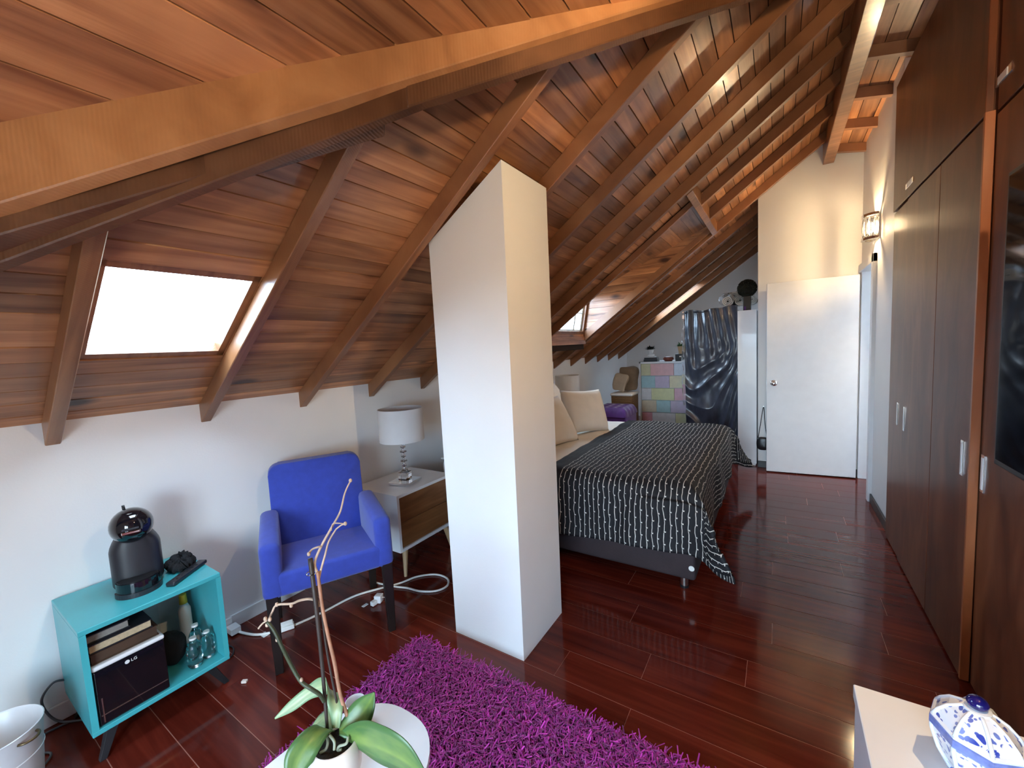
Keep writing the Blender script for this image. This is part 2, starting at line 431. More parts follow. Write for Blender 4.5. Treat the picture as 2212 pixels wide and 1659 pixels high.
def delft(name, sc):
    ma, nd, lk, b = nodes_of(name)
    tc = nd.new('ShaderNodeTexCoord')
    v1 = nd.new('ShaderNodeTexVoronoi'); v1.inputs['Scale'].default_value = 95*sc
    v2 = nd.new('ShaderNodeTexVoronoi'); v2.inputs['Scale'].default_value = 24*sc; v2.feature = 'DISTANCE_TO_EDGE'
    no = nd.new('ShaderNodeTexNoise'); no.inputs['Scale'].default_value = 30*sc; no.inputs['Detail'].default_value = 1
    lk.new(tc.outputs['Object'], no.inputs['Vector'])
    mv = nd.new('ShaderNodeMix'); mv.data_type = 'VECTOR'; mv.inputs[0].default_value = 0.02
    lk.new(tc.outputs['Object'], mv.inputs[4]); lk.new(no.outputs['Color'], mv.inputs[5])
    for v in (v1, v2): lk.new(mv.outputs[1], v.inputs['Vector'])
    r1 = ramp(nd, [(0.40, (0,0,0)), (0.46, (1,1,1))]); lk.new(v1.outputs['Distance'], r1.inputs['Fac'])
    r2 = ramp(nd, [(0.05, (1,1,1)), (0.08, (0,0,0))]); lk.new(v2.outputs['Distance'], r2.inputs['Fac'])
    mxx = nd.new('ShaderNodeMath'); mxx.operation = 'MAXIMUM'
    lk.new(r1.outputs['Color'], mxx.inputs[0]); lk.new(r2.outputs['Color'], mxx.inputs[1])
    shade = ramp(nd, [(0.40, (0.035,0.06,0.34)), (0.62, (0.20,0.26,0.56))]); lk.new(no.outputs['Fac'], shade.inputs['Fac'])
    mx = nd.new('ShaderNodeMix'); mx.data_type = 'RGBA'
    lk.new(mxx.outputs[0], mx.inputs[0]); lk.new(shade.outputs['Color'], mx.inputs[6]); mx.inputs[7].default_value = (0.72,0.76,0.83,1)
    lk.new(mx.outputs[2], b.inputs['Base Color']); b.inputs['Roughness'].default_value = 0.08; b.inputs['Coat Weight'].default_value = 0.5
    return ma
M['delft'] = delft('blue_floral_glaze', 1.0)
M['delftwhite'] = plain('white_glaze', (0.74,0.78,0.84), 0.08, var=0.02, coat=0.5)
M['delftband'] = plain('blue_band_glaze', (0.16,0.21,0.50), 0.08, var=0.25, scale=60, coat=0.5)
M['cobalt'] = plain('cobalt_glaze', (0.006,0.006,0.10), 0.05, var=0.1, coat=0.6)
def plastic_wrap():
    ma, nd, lk, b = nodes_of('dark_plastic_wrap')
    tc = nd.new('ShaderNodeTexCoord'); no = nd.new('ShaderNodeTexNoise'); no.inputs['Scale'].default_value = 7; no.inputs['Detail'].default_value = 5
    mp = nd.new('ShaderNodeMapping'); mp.inputs['Scale'].default_value = (2.2,1,0.9); mp.inputs['Rotation'].default_value = (0,0.5,0)
    lk.new(tc.outputs['Object'], mp.inputs['Vector']); lk.new(mp.outputs[0], no.inputs['Vector'])
    r = ramp(nd, [(0.3, (0.018,0.022,0.034)), (0.7, (0.055,0.065,0.095))])
    lk.new(no.outputs['Fac'], r.inputs['Fac']); lk.new(r.outputs['Color'], b.inputs['Base Color'])
    b.inputs['Roughness'].default_value = 0.30; b.inputs['Coat Weight'].default_value = 0.35; b.inputs['Coat Roughness'].default_value = 0.12
    bump(nd, lk, b, no.outputs['Fac'], 0.12, 0.02)
    return ma
M['wrap'] = plastic_wrap()
M['wrapclear'] = glass('clear_wrap', (0.9,0.92,0.95), 0.25)
def wicker():
    ma, nd, lk, b = nodes_of('wicker')
    tc = nd.new('ShaderNodeTexCoord'); wv = nd.new('ShaderNodeTexWave'); wv.bands_direction = 'Z'; wv.inputs['Scale'].default_value = 22; wv.inputs['Distortion'].default_value = 3
    lk.new(tc.outputs['Object'], wv.inputs['Vector'])
    r = ramp(nd, [(0.2, (0.10,0.045,0.015)), (0.8, (0.33,0.18,0.075))]); lk.new(wv.outputs['Fac'], r.inputs['Fac'])
    lk.new(r.outputs['Color'], b.inputs['Base Color']); b.inputs['Roughness'].default_value = 0.7
    bump(nd, lk, b, wv.outputs['Fac'], 0.6, 0.01)
    return ma
M['wicker'] = wicker()
for k_ in ('wardrobe', 'floor'): M[k_].node_tree.nodes['Principled BSDF'].inputs['Specular IOR Level'].default_value = 0.34
M['tv'] = plain('tv_screen', (0.004,0.004,0.005), 0.06, var=0.05, coat=0.4)
M['shade'] = None

# ------------------------------------------------------------------ the room shell
XK, SL, ZD = -2.6, 0.71, 1.29                 # knee wall, roof pitch, deck height at the knee wall
XR0, XR1 = 0.37, 0.46                         # ridge beam
YN, YF, YB = -1.25, 5.38, 8.33                # near wall, far wall, alcove back wall
def deck(x): return ZD + SL*(x - XK)
def deckC(x): return 2.09 + 0.58*(x + 1.536)
# diagonal hip boards: plan line  P + t*(0.937,1.190)
def hip_y(x): return 0.198 + 1.27*(x + 1.575)
RAF = [0.353, 0.916, 1.462, 2.0, 2.54, 3.03, 3.48, 3.97, 4.48, 5.06, 5.61, 6.16, 6.69, 7.23, 7.80]
RW, RD = 0.047, 0.10
HOLES = [(-2.2525, -1.8115, 0.41, 0.914), (-2.12, -0.5625, 3.95, 5.0), (-1.738, -1.0765, 6.74, 7.225)]

# floor
slab = MB().box((-2.7, YN-0.1, -0.12), (2.7, YB+0.1, -0.0012)).build('floor', M['joint']); struct(slab)
PW, G = 0.1728, 0.0015
forced = {0: -0.8563, 1: -0.509, 2: -0.114, 3: -0.665, 4: -0.02, -1: -0.503, 5: -0.78}
k0 = int((YN - 1.5405)/PW) - 1; k1 = int((YB - 1.5405)/PW) + 1
rr = random.Random(3)
for k in range(k0, k1+1):
    y0 = 1.5405 + PW*k; y1 = y0 + PW
    if y1 > YB: y1 = YB
    if y1 - y0 < 0.03: continue
    xr = 0.70 if y0 < 3.95 else (2.6 if y0 < 5.3 else 0.7)
    j = forced.get(k, rr.uniform(-1.3, 0.6)); L = 1.215
    while j > XK: j -= L
    x = XK; e = j + L
    while x < xr - 0.02:
        e2 = min(e, xr)
        if e2 - x > 0.02:
            MB().box((x+G*0.6, y0+G, -0.010), (e2-G*0.6, y1-G, 0.0)).build('plank', M['floor'], slab)
        x = e; e += L

# walls
def wall(name, mb, mat='wall'): return struct(mb.build(name, M[mat]))
wall('wall_left', MB().box((XK-0.15, YN-0.1, -0.1), (XK, YB+0.1, ZD+0.02)))
wall('wall_back', MB().prism([(XK-0.1, -0.1), (-0.05, -0.1), (-0.05, deck(-0.05)), (XK-0.1, deck(XK-0.1))], YB, YB+0.12))
o = bpy.data.objects['wall_back']
o.data.transform(Matrix(((1,0,0,0),(0,0,1,0),(0,1,0,0),(0,0,0,1)))); o.data.flip_normals()
# far wall block: closes the room behind the door, its left flank bounds the alcove
def xz_prism(poly, y0, y1): 
    mb = MB(); mb.prism(poly, y0, y1)
    for v in mb.bm.verts: v.co = Vector((v.co.x, v.co.z, v.co.y))
    return mb
wall('wall_far', xz_prism([(-0.19, -0.1), (2.7, -0.1), (2.7, 2.6), (1.4, 3.1), (0.46, 3.36), (0.40, deck(0.40)), (-0.19, deck(-0.19))], YF, YB+0.1))
mb = xz_prism([(XK-0.1, -0.1), (1.4, -0.1), (1.4, 0.12), (XK-0.1, 0.12)], YN-0.12, YN)
mb2 = MB()
# near wall with a wide window behind the photographer
mb = MB()
WX0, WX1, WZ0, WZ1 = -0.85, 0.64, 0.12, 1.62
mb.box((XK-0.1, YN-0.12, -0.1), (WX0, YN, 3.6)); mb.box((WX1, YN-0.12, -0.1), (1.5, YN, 3.6))
mb.box((WX0, YN-0.12, -0.1), (WX1, YN, WZ0)); mb.box((WX0, YN-0.12, WZ1), (WX1, YN, 3.6))
wall('wall_near', mb)
# right wall with the doorway
DY0, DY1, DZ = 4.66, 5.32, 2.08
mb = MB()
mb.box((0.69, 3.86, -0.1), (0.79, DY0, 3.36)); mb.box((0.69, DY0, DZ), (0.79, DY1, 3.36)); mb.box((0.69, DY1, -0.1), (0.79, YF, 3.36))
wall('wall_right', mb)
wall('wall_cupboard', MB().box((1.30, YN-0.1, -0.1), (1.40, 3.9, 3.5)))
mb = MB().box((0.79, 3.90, -0.1), (2.7, 4.0, 2.6)); mb.box((2.6, 3.9, -0.1), (2.7, YF, 2.6)); mb.box((0.79, 3.9, 2.5), (2.15, YF, 2.6))
wall('wall_hall', mb)
# column under the roof
struct(xz_prism([(-1.445, -0.05), (-1.020, -0.05), (-1.004, 2.311), (-1.456, 2.041)], 1.545, 1.957).build('column', M['wall']))
struct(MB().box((XK, YN, 0.0), (XK+0.012, YB, 0.075), bev=0.003).build('baseboard_left', M['trim']))
struct(MB().box((-0.19, YF-0.014, 0.0), (0.69, YF, 0.075), bev=0.003).build('baseboard_far', M['ebony']))
struct(MB().box((0.676, 3.9, 0.0), (0.69, DY0-0.06, 0.075), bev=0.003).build('baseboard_right', M['ebony']))

# ------------------------------------------------------------------ roof: deck boards, rafters, ridge, hip boards
ceil = MB().box((XK-0.12, YN-0.1, ZD+0.03), (XK-0.02, YB+0.1, ZD+0.12)).build('ceiling', M['dark']); struct(ceil)
back = MB()
RWD = 0.0735
rb = random.Random(11)
def board(x0, x1, ya0, ya1, yb0, yb1, zf, th=0.016, gap=0.0022):
    """board between x0 and x1; its ends run from ya0 (at x0) to yb0 (at x1) and ya1 to yb1"""
    a, b = x0 + gap, x1 - gap
    dz = rb.uniform(-0.0012, 0.0012)
    p = []
    for z in (0.0, th):
        p += [(a, ya0, zf(a)+z+dz), (b, yb0, zf(b)+z+dz), (b, yb1, zf(b)+z+dz), (a, ya1, zf(a)+z+dz)]
    MB().hexa(p).build('board', M['board'], ceil)
cent = [y + RW/2 for y in RAF]
x = XK - 0.02
while x < XR0:
    x1 = min(x + RWD, XR0 + 0.01)
    ylo = max(YN, -9); yhi = YB if x < -0.19 else YF + 0.02
    h0, h1 = hip_y(x), hip_y(x1)
    ylow = max(YN, h0 + 0.05); skew = h1 - h0 if h0 + 0.05 > YN else 0.0
    segs = [(ylow, yhi)]
    mid = (x + x1)/2
    for hx0, hx1, hy0, hy1 in HOLES:
        if hx0 < mid < hx1:
            ns = []
            for a, b in segs:
                if hy0 > a and hy1 < b: ns += [(a, hy0), (hy1, b)]
                else: ns.append((a, b))
            segs = ns
    for a, b in segs:
        sk = skew if a == ylow else 0.0
        back.quad([(x, a, deck(x)+0.017), (x1, a+sk, deck(x1)+0.017), (x1, b, deck(x1)+0.017), (x, b, deck(x)+0.017)])
        joints = [c for c in cent if a + 0.3 < c < b - 0.3]
        cuts = []; last = a
        for c in joints:
            if c - last > rb.uniform(1.5, 3.2): cuts.append(c); last = c
        ed = [a] + cuts + [b]
        for s0, s1 in zip(ed, ed[1:]):
            board(x, x1, s0 + 0.001, s1 - 0.001, s0 + 0.001 + (sk if s0 == a else 0.0), s1 - 0.001, deck)
    x = x1
# the lower-pitched boards on the near side of the hip
xs = [-2.6, -2.47, -2.34, -2.21, -2.08, -1.95, -1.82, -1.68, -1.545, -1.40, -1.275, -1.15, -1.06, -0.965, -0.875, -0.785, -0.69, -0.60, -0.50, -0.40, -0.30, -0.20, -0.10, 0.0, 0.10, 0.20, 0.30, 0.40]
for a, b in zip(xs, xs[1:]):
    ha, hb = hip_y(a) + 0.0, hip_y(b) + 0.0
    if hb < YN: continue
    ha = max(ha, YN + 0.01)
    board(a, b, YN, ha, YN, hb, deckC)
    back.quad([(a, YN, deckC(a)+0.017), (b, YN, deckC(b)+0.017), (b, hb, deckC(b)+0.017), (a, ha, deckC(a)+0.017)])
# shallow right-hand slope over the wardrobes
def deckR(x): return 3.315 - 0.22*(x - XR1)
x = XR1 - 0.01
while x < 1.4:
    board(x, x+0.105, YN, YF+0.02, YN, YF+0.02, deckR)
    back.quad([(x, YN, deckR(x)+0.017), (x+0.105, YN, deckR(x+0.105)+0.017), (x+0.105, YF, deckR(x+0.105)+0.017), (x, YF, deckR(x)+0.017)])
    x += 0.105
back.quad([(XR0-0.05, YN, 3.50), (XR1+0.1, YN, 3.50), (XR1+0.1, YF, 3.50), (XR0-0.05, YF, 3.50)])
back.build('underlay', M['dark'], ceil)
# rafters
def rafter(y, xa, xb, w=RW, d=RD, zf=deck):
    MB().hexa([(xa, y, zf(xa)-d), (xb, y, zf(xb)-d), (xb, y+w, zf(xb)-d), (xa, y+w, zf(xa)-d),
               (xa, y, zf(xa)-0.001), (xb, y, zf(xb)-0.001), (xb, y+w, zf(xb)-0.001), (xa, y+w, zf(xa)-0.001)], bev=0.003, seg=1).build('rafter', M['rafter'], ceil)
for i, y in enumerate(RAF):
    xe = XR0 + 0.01 if y < YF - 0.1 else -0.185
    xh = (y - 0.198)/1.27 - 1.575           # where the hip crosses
    if xh < XR0: xe = xh
    if abs(y - 3.97) < 0.01 or abs(y - 4.48) < 0.01:
        rafter(y, -0.56, xe); rafter(y, XK-0.01, -2.20)
    elif 3.4 < y < 3.5 or 5.0 < y < 5.1:
        rafter(y, XK-0.01, xe)
    else:
        rafter(y, XK-0.01, xe)
MB().hexa([(-0.602, 3.527, deck(-0.602)-RD-0.005), (-0.557, 3.527, deck(-0.557)-RD-0.005), (-0.557, 5.06, deck(-0.557)-RD-0.005), (-0.602, 5.06, deck(-0.602)-RD-0.005),
           (-0.602, 3.527, deck(-0.602)-0.001), (-0.557, 3.527, deck(-0.557)-0.001), (-0.557, 5.06, deck(-0.557)-0.001), (-0.602, 5.06, deck(-0.602)-0.001)], bev=0.003, seg=1).build('header', M['rafter'], ceil)
yy = 5.26
while yy > YN:
    MB().hexa([(XR1, yy, deckR(XR1)-0.075), (1.3, yy, deckR(1.3)-0.075), (1.3, yy+0.045, deckR(1.3)-0.075), (XR1, yy+0.045, deckR(XR1)-0.075),
               (XR1, yy, deckR(XR1)-0.001), (1.3, yy, deckR(1.3)-0.001), (1.3, yy+0.045, deckR(1.3)-0.001), (XR1, yy+0.045, deckR(XR1)-0.001)]).build('rafter', M['rafter'], ceil)
    yy -= 0.54
MB().box((XR0, YN, 3.18), (XR1, YF, 3.48), bev=0.004, seg=1).build('ridge_beam', M['rafter'], ceil)
# hip boards
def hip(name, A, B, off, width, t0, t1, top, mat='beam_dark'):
    A, B = Vector(A), Vector(B); d = B - A
    p, q = A + d*t0, A + d*t1
    n = Vector((-d.y, d.x, 0)).normalized()*width
    dzn = Vector((0, 0, SL*n.x))
    pts = [p, q, q+n+dzn, p+n+dzn]
    pts = [Vector(v) for v in pts]
    pts += [Vector((v.x, v.y, max(deck(v.x), deckC(v.x)) + top)) for v in pts]
    MB().hexa(pts, bev=0.003, seg=1).build(name, M[mat], ceil)
hip('hip_beam', (-1.549,0.198,1.906), (-0.612,1.388,2.571), 0.13, 0.034, -1.2, 2.05, 0.12, 'beam')
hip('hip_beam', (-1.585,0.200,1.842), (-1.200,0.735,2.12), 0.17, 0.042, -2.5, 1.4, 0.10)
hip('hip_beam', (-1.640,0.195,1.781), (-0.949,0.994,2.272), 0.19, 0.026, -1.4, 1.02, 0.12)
hip('hip_beam', (-0.930,1.016,2.286), (-0.576,1.466,2.537), 0.19, 0.026, -0.10, 3.6, 0.12)

# ------------------------------------------------------------------ windows
def slope_frame(name, x0, x1, y0, y1, zf, up, wbar=0.035, th=0.05, shaft=0.10):
    """roof window in the deck: lining, frame and pane"""
    def P(x, y, u): return (x - u*SL/1.226, y, zf(x) + u/1.226)
    win = MB()
    def bar(xa, xb, ya, yb, u0, u1):
        win.hexa([P(xa,ya,u0), P(xb,ya,u0), P(xb,yb,u0), P(xa,yb,u0), P(xa,ya,u1), P(xb,ya,u1), P(xb,yb,u1), P(xa,yb,u1)])
    # lining boards round the shaft
    t = 0.012
    bar(x0, x1, y0-t, y0, 0.0, shaft); bar(x0, x1, y1, y1+t, 0.0, shaft)
    bar(x0-t, x0, y0-t, y1+t, 0.0, shaft); bar(x1, x1+t, y0-t, y1+t, 0.0, shaft)
    w = struct(win.build(name, M['board']))
    f = MB(); win = f
    b = wbar
    def fbar(xa, xb, ya, yb): f.hexa([P(xa,ya,up), P(xb,ya,up), P(xb,yb,up), P(xa,yb,up), P(xa,ya,up+th), P(xb,ya,up+th), P(xb,yb,up+th), P(xa,yb,up+th)])
    fbar(x0, x1, y0, y0+b*0.8); fbar(x0, x1, y1-b*0.8, y1); fbar(x0, x0+b*0.8, y0, y1); fbar(x1-b*0.8, x1, y0, y1)
    f.build('frame', M['rafter'], w)
    g = MB().hexa([P(x0+b*.5,y0+b*.5,up+th*.5), P(x1-b*.5,y0+b*.5,up+th*.5), P(x1-b*.5,y1-b*.5,up+th*.5), P(x0+b*.5,y1-b*.5,up+th*.5),
                   P(x0+b*.5,y0+b*.5,up+th*.5+.004), P(x1-b*.5,y0+b*.5,up+th*.5+.004), P(x1-b*.5,y1-b*.5,up+th*.5+.004), P(x0+b*.5,y1-b*.5,up+th*.5+.004)])
    g.build('pane', M['glass'], w)
    c = Vector(P((x0+x1)/2, (y0+y1)/2, shaft + 0.01))
    portal(name + '_portal', c, (0, PI - math.atan(SL), 0) if False else (0, -math.atan(SL), 0), (x1-x0)*1.226, y1-y0)
    return w
slope_frame('window_1', -2.2525, -1.8115, 0.41, 0.914, deck, 0.004, shaft=0.06)
slope_frame('window_3', -1.738, -1.0765, 6.74, 7.225, deck, 0.03)

# dormer with a tilted window
DYa, DYb = 3.95, 5.00
HX = -0.562; HZ = deck(HX)
WB = (-2.105, 1.640); WT = (-2.015, 2.125)         # window foot and head (x, z)
win2 = MB()
# outer skins behind the cheek boards
for y0, y1 in ((DYa-0.03, DYa-0.014), (DYb+0.014, DYb+0.03)):
    win2.hexa([(HX,y0,HZ-0.01),(WB[0]-0.05,y0,deck(WB[0]-0.05)),(WB[0]-0.05,y1,deck(WB[0]-0.05)),(HX,y1,HZ-0.01),(HX,y0,HZ+0.03),(WT[0]-0.06,y0,WT[1]+0.03),(WT[0]-0.06,y1,WT[1]+0.03),(HX,y1,HZ+0.03)])
w2 = struct(win2.build('window_2', M['dark']))
# horizontal cheek boards on both flanks
def ceil_x(z): return HX + (WT[0]-HX)*(z-HZ)/(WT[1]-HZ)
def left_x(z): return WB[0] + (WT[0]-WB[0])*(z-WB[1])/(WT[1]-WB[1]) if z <= WT[1] else ceil_x(z)
zz = WB[1] - 0.02
while zz < HZ - 0.03:
    z0, z1 = zz + 0.0015, min(zz + 0.082, HZ - 0.005)
    xr = lambda z: XK + (z-ZD)/SL + 0.03
    for y0, y1 in ((DYa-0.014, DYa), (DYb, DYb+0.014)):
        a0, a1, b0, b1 = left_x(max(z0, WB[1]))-0.01, left_x(max(z1, WB[1]))-0.01, xr(z0), xr(z1)
        if b0 - a0 > 0.02:
            MB().hexa([(a0,y0,z0),(b0,y0,z0),(b0,y1,z0),(a0,y1,z0),(a1,y0,z1),(b1,y0,z1),(b1,y1,z1),(a1,y1,z1)]).build('cheek_board', M['board_x'], w2)
    zz += 0.0835
# trimmers along the lower edge of the cheeks
for y0 in (DYa-0.03, DYb-0.004):
    MB().hexa([(HX,y0,HZ-0.060),(WB[0]-0.06,y0,deck(WB[0]-0.06)-0.095),(WB[0]-0.06,y0+0.03,deck(WB[0]-0.06)-0.095),(HX,y0+0.03,HZ-0.060),
               (HX,y0,HZ-0.001),(WB[0]-0.06,y0,deck(WB[0]-0.06)+0.03),(WB[0]-0.06,y0+0.03,deck(WB[0]-0.06)+0.03),(HX,y0+0.03,HZ-0.001)]).build('trimmer', M['rafter'], w2)
nb = 13
for i in range(nb):
    t0, t1 = i/nb, (i+1)/nb
    def Q(t): return (HX + (WT[0]-HX)*t, HZ + (WT[1]-HZ)*t)
    (xa, za), (xb, zb) = Q(t0), Q(t1)
    g = 0.0016
    MB().hexa([(xb+g,DYa,zb),(xa-g,DYa,za),(xa-g,DYb,za),(xb+g,DYb,zb),(xb+g,DYa,zb+.016),(xa-g,DYa,za+.016),(xa-g,DYb,za+.016),(xb+g,DYb,zb+.016)]).build('board', M['board'], w2)
MB().quad([(HX+0.02,DYa-.03,HZ+.02),(WT[0]-0.05,DYa-.03,WT[1]+.019),(WT[0]-0.05,DYb+.03,WT[1]+.019),(HX+0.02,DYb+.03,HZ+.02)]).build('underlay', M['dark'], w2)
def wp(t, d): 
    dx, dz = WT[0]-WB[0], WT[1]-WB[1]; L = math.hypot(dx, dz)
    return (WB[0]+dx*t - d*dz/L, WB[1]+dz*t + d*dx/L)
def wbar(mb, t0, t1, y0, y1, d0, d1):
    a, b, c, d = wp(t0,d0), wp(t1,d0), wp(t1,d1), wp(t0,d1)
    mb.hexa([(a[0],y0,a[1]),(b[0],y0,b[1]),(b[0],y1,b[1]),(a[0],y1,a[1]),(d[0],y0,d[1]),(c[0],y0,c[1]),(c[0],y1,c[1]),(d[0],y1,d[1])])
f = MB()
wbar(f,0,1,DYa,DYa+.05,0,.05); wbar(f,0,1,DYb-.05,DYb,0,.05); wbar(f,0,.06,DYa,DYb,0,.05); wbar(f,.94,1,DYa,DYb,0,.05)
f.build('frame', M['rafter'], w2)
f = MB(); wbar(f,.06,.94,DYa+.05,DYb-.05,.02,.024); f.build('pane', M['glass'], w2)
f = MB(); wbar(f,.06,.10,DYa+.05,DYb-.05,.03,.05); wbar(f,.06,.94,DYb-.09,DYb-.05,.03,.05); wbar(f,.06,.94,DYb-.30,DYb-.26,.03,.05); wbar(f,.5,.53,DYa+.05,DYb-.05,.03,.05)
f.build('outer_sash', M['trim'], w2)
for i in range(3):
    z1 = 1.655 - i*0.05
    MB().box((-2.135+0.012*i, DYa-0.02, z1-0.048), (-2.115+0.012*i, DYb+0.0, z1)).build('sill_board', M['board'], w2)
MB().box((-2.2, DYa-0.05, 1.44), (-2.14, DYb+0.05, 1.66)).build('upstand', M['dark'], w2)
portal('window_2_portal', (-2.12, (DYa+DYb)/2, 1.9), (0, -math.atan2(WT[1]-WB[1], WT[0]-WB[0]), 0), 0.52, DYb-DYa)
# window behind the photographer
f = MB()
for a, b in ((WX0, WX0+.06), (WX1-.06, WX1), (-0.24, -0.18)): f.box((a, YN-.09, WZ0), (b, YN-.03, WZ1))
f.box((WX0, YN-.09, WZ0), (WX1, YN-.03, WZ0+.06)); f.box((WX0, YN-.09, WZ1-.06), (WX1, YN-.03, WZ1))
w4 = struct(f.build('window_4', M['trim']))
MB().box((WX0+.03, YN-.062, WZ0+.03), (WX1-.03, YN-.058, WZ1-.03)).build('pane', M['glass'], w4)
portal('window_4_portal', ((WX0+WX1)/2, YN-0.13, (WZ0+WZ1)/2), (PI/2, 0, 0), WX1-WX0, WZ1-WZ0)

# ------------------------------------------------------------------ door
dr = Vector((0.662, 5.315, 0)); dl = Vector((-0.106, 5.245, 0)); dd = (dl-dr)
ang = math.atan2(dd.y, dd.x)
W = dd.length
def dt(mb):
    mt = Matrix.Translation((dr.x, dr.y, 0)) @ Matrix.Rotation(ang, 4, 'Z')
    for v in mb.bm.verts: v.co = mt @ v.co
    return mb
door = struct(dt(MB().box((0, 0.0, 0.012), (W, 0.04, 2.045), bev=0.002, seg=1)).build('door_1', M['trim']))
kn = MB()
for sgn, y in ((1, 0.04), (-1, 0.0)):
    mt = Matrix.Translation((W-0.065, y, 0.985)) @ Matrix.Rotation(-sgn*PI/2, 4, 'X')
    q = MB().lathe([(0.034,0),(0.034,0.005),(0.026,0.009),(0.012,0.012),(0.012,0.030),(0.024,0.036),(0.029,0.048),(0.024,0.060),(0.010,0.064),(0,0.064)], n=20)
    for v in q.bm.verts: v.co = mt @ v.co
    tmp = bpy.data.meshes.new('t'); q.bm.to_mesh(tmp); q.bm.free(); kn.bm.from_mesh(tmp); bpy.data.meshes.remove(tmp)
dt(kn).build('door_knob', M['chrome'], door, smooth=True)
MBk = dt(MB().box((W-0.001, 0.012, 0.94), (W+0.002, 0.03, 1.03))); MBk.build('latch_plate', M['steel'], door)
f = MB()
f.box((0.662, DY0-0.06, 0), (0.80, DY0+0.012, DZ+0.06), bev=0.003, seg=1); f.box((0.662, DY0-0.06, DZ-0.012), (0.80, DY1+0.03, DZ+0.06), bev=0.003, seg=1); f.box((0.684, DY1-0.012, 0), (0.80, DY1+0.03, DZ), bev=0.003, seg=1)
struct(f.build('trim_1', M['trim']))

# ------------------------------------------------------------------ built-in wardrobes
def pull(parent, y, z, x, hl=0.19, horiz=False):
    """slim recessed chrome pull"""
    a = (0.016, hl/2) if not horiz else (hl/2, 0.016)
    h = MB().box((x-0.004, y-a[0], z-a[1]), (x+0.002, y+a[0], z+a[1]), bev=0.0015, seg=1).build('handle', M['chrome'], parent)
    MB().box((x-0.006, y-a[0]*0.55, z-a[1]*0.86), (x-0.0035, y+a[0]*0.55, z+a[1]*0.86), bev=0.0015, seg=1).build('inset', M['white'], h)
wd = thing('built_in_wardrobe', 'dark reddish wooden built-in wardrobe beside the white doorway wall', 'wardrobe', (0.65, 3.1, 0))
MB().box((0.675, 2.37, 0), (1.28, 3.85, 3.03)).build('body', M['wardrobe'], wd, world=True)
for y0, y1, hy in ((3.475, 3.845, 3.585), (2.865, 3.465, 3.385), (2.362, 2.860, 2.433)):
    d = MB().box((0.652 if y0 < 3.4 else 0.658, y0, 0.012), (0.675, y1, 2.272), bev=0.002, seg=1).build('door', M['wardrobe'], wd, world=True)
    pull(d, hy, 0.945, 0.652 if y0 < 3.4 else 0.658, 0.15)
    for c in d.children: pass
for y0, y1 in ((2.362, 3.845),):
    d = MB().box((0.652, y0, 2.285), (0.675, y1, 3.09), bev=0.002, seg=1).build('upper_door', M['wardrobe'], wd, world=True)
    pull(d, 3.43, 2.355, 0.652, 0.17, True)
MB().box((0.648, 2.347, 0.012), (0.676, 2.362, 2.29), bev=0.001, seg=1).build('edge_strip', M['edge'], wd, world=True)
# world-space pulls were added in room coordinates: move them under the empty
for d in list(wd.children):
    for h in list(d.children):
        h.data.transform(MATS_OF[wd.name])
        for i in h.children: i.data.transform(MATS_OF[wd.name])
wn2 = thing('media_wardrobe', 'polished reddish wooden wardrobe front carrying the television', 'wardrobe', (0.70, 1.0, 0))
MB().box((0.694, -0.9, 0), (1.28, 2.340, 3.03)).build('body', M['wardrobe'], wn2, world=True)
for y0, y1 in ((1.30, 2.343), (0.28, 1.295)):
    d = MB().box((0.678, y0, 0.012), (0.695, y1, 2.272), bev=0.002, seg=1).build('door', M['wardrobe'], wn2, world=True)
    if y0 > 1: 
        pull(d, 2.312, 0.915, 0.678, 0.15)
d = MB().box((0.678, 0.28, 2.285), (0.695, 2.343, 3.09), bev=0.002, seg=1).build('top_door', M['wardrobe'], wn2, world=True)  # upper cupboard door with its pull; the out-of-view sconce is mounted on it
pull(d, 2.30, 2.385, 0.678, 0.14, True)
for d in list(wn2.children):
    for h in list(d.children):
        h.data.transform(MATS_OF[wn2.name])
        for i in h.children: i.data.transform(MATS_OF[wn2.name])

tv = thing('television', 'large black flat television on the reddish wardrobe front', 'television', (0.66, 1.35, 1.05))
MB().box((0.625, 0.62, 1.02), (0.662, 2.055, 1.985), bev=0.004).build('housing', M['black'], tv, world=True)
MB().box((0.6235, 0.635, 1.04), (0.6255, 2.04, 1.97)).build('screen', M['tv'], tv, world=True)
MB().box((0.662, 1.1, 1.3), (0.6775, 1.6, 1.7)).build('wall_bracket', M['black'], tv, world=True)

# ------------------------------------------------------------------ wall lamps
def sconce(loc, rz, label, power):
    t = thing('wall_sconce', label, 'wall lamp', loc, rz, 'crystal wall sconces')
    MB().box((-0.11, -0.012, -0.10), (0.11, 0, 0.10), bev=0.003).build('back_plate', M['chrome'], t)
    def bow(z0, z1, r, n=14):
        pts = [(r*1.1*math.cos(PI*i/n), -0.012 - r*0.95*math.sin(PI*i/n)) for i in range(n+1)]
        inn = [(r*0.82*math.cos(PI*i/n), -0.012 - r*0.7*math.sin(PI*i/n)) for i in range(n, -1, -1)]
        return MB().prism(pts + inn, z0, z1)
    bow(0.085, 0.105, 0.10).build('top_band', M['chrome'], t); bow(-0.105, -0.085, 0.10).build('bottom_band', M['chrome'], t)
    for i in range(7):
        a = PI*(i+0.5)/7
        MB().ellipsoid((0.088*math.cos(a), -0.012-0.078*math.sin(a), 0), (0.014, 0.014, 0.078), 8, 6).build('crystal_drop', M['crystal'], t, smooth=True)
    b = MB().ellipsoid((0, -0.045, 0), (0.020, 0.020, 0.045), 12, 8).build('bulb', emit('warm_bulb', (1.0, 0.72, 0.40), power), t, smooth=True)
    return t
sconce((0.69, 4.62, 2.35), -PI/2, 'glowing crystal wall sconce above the white doorway', 1250.0)
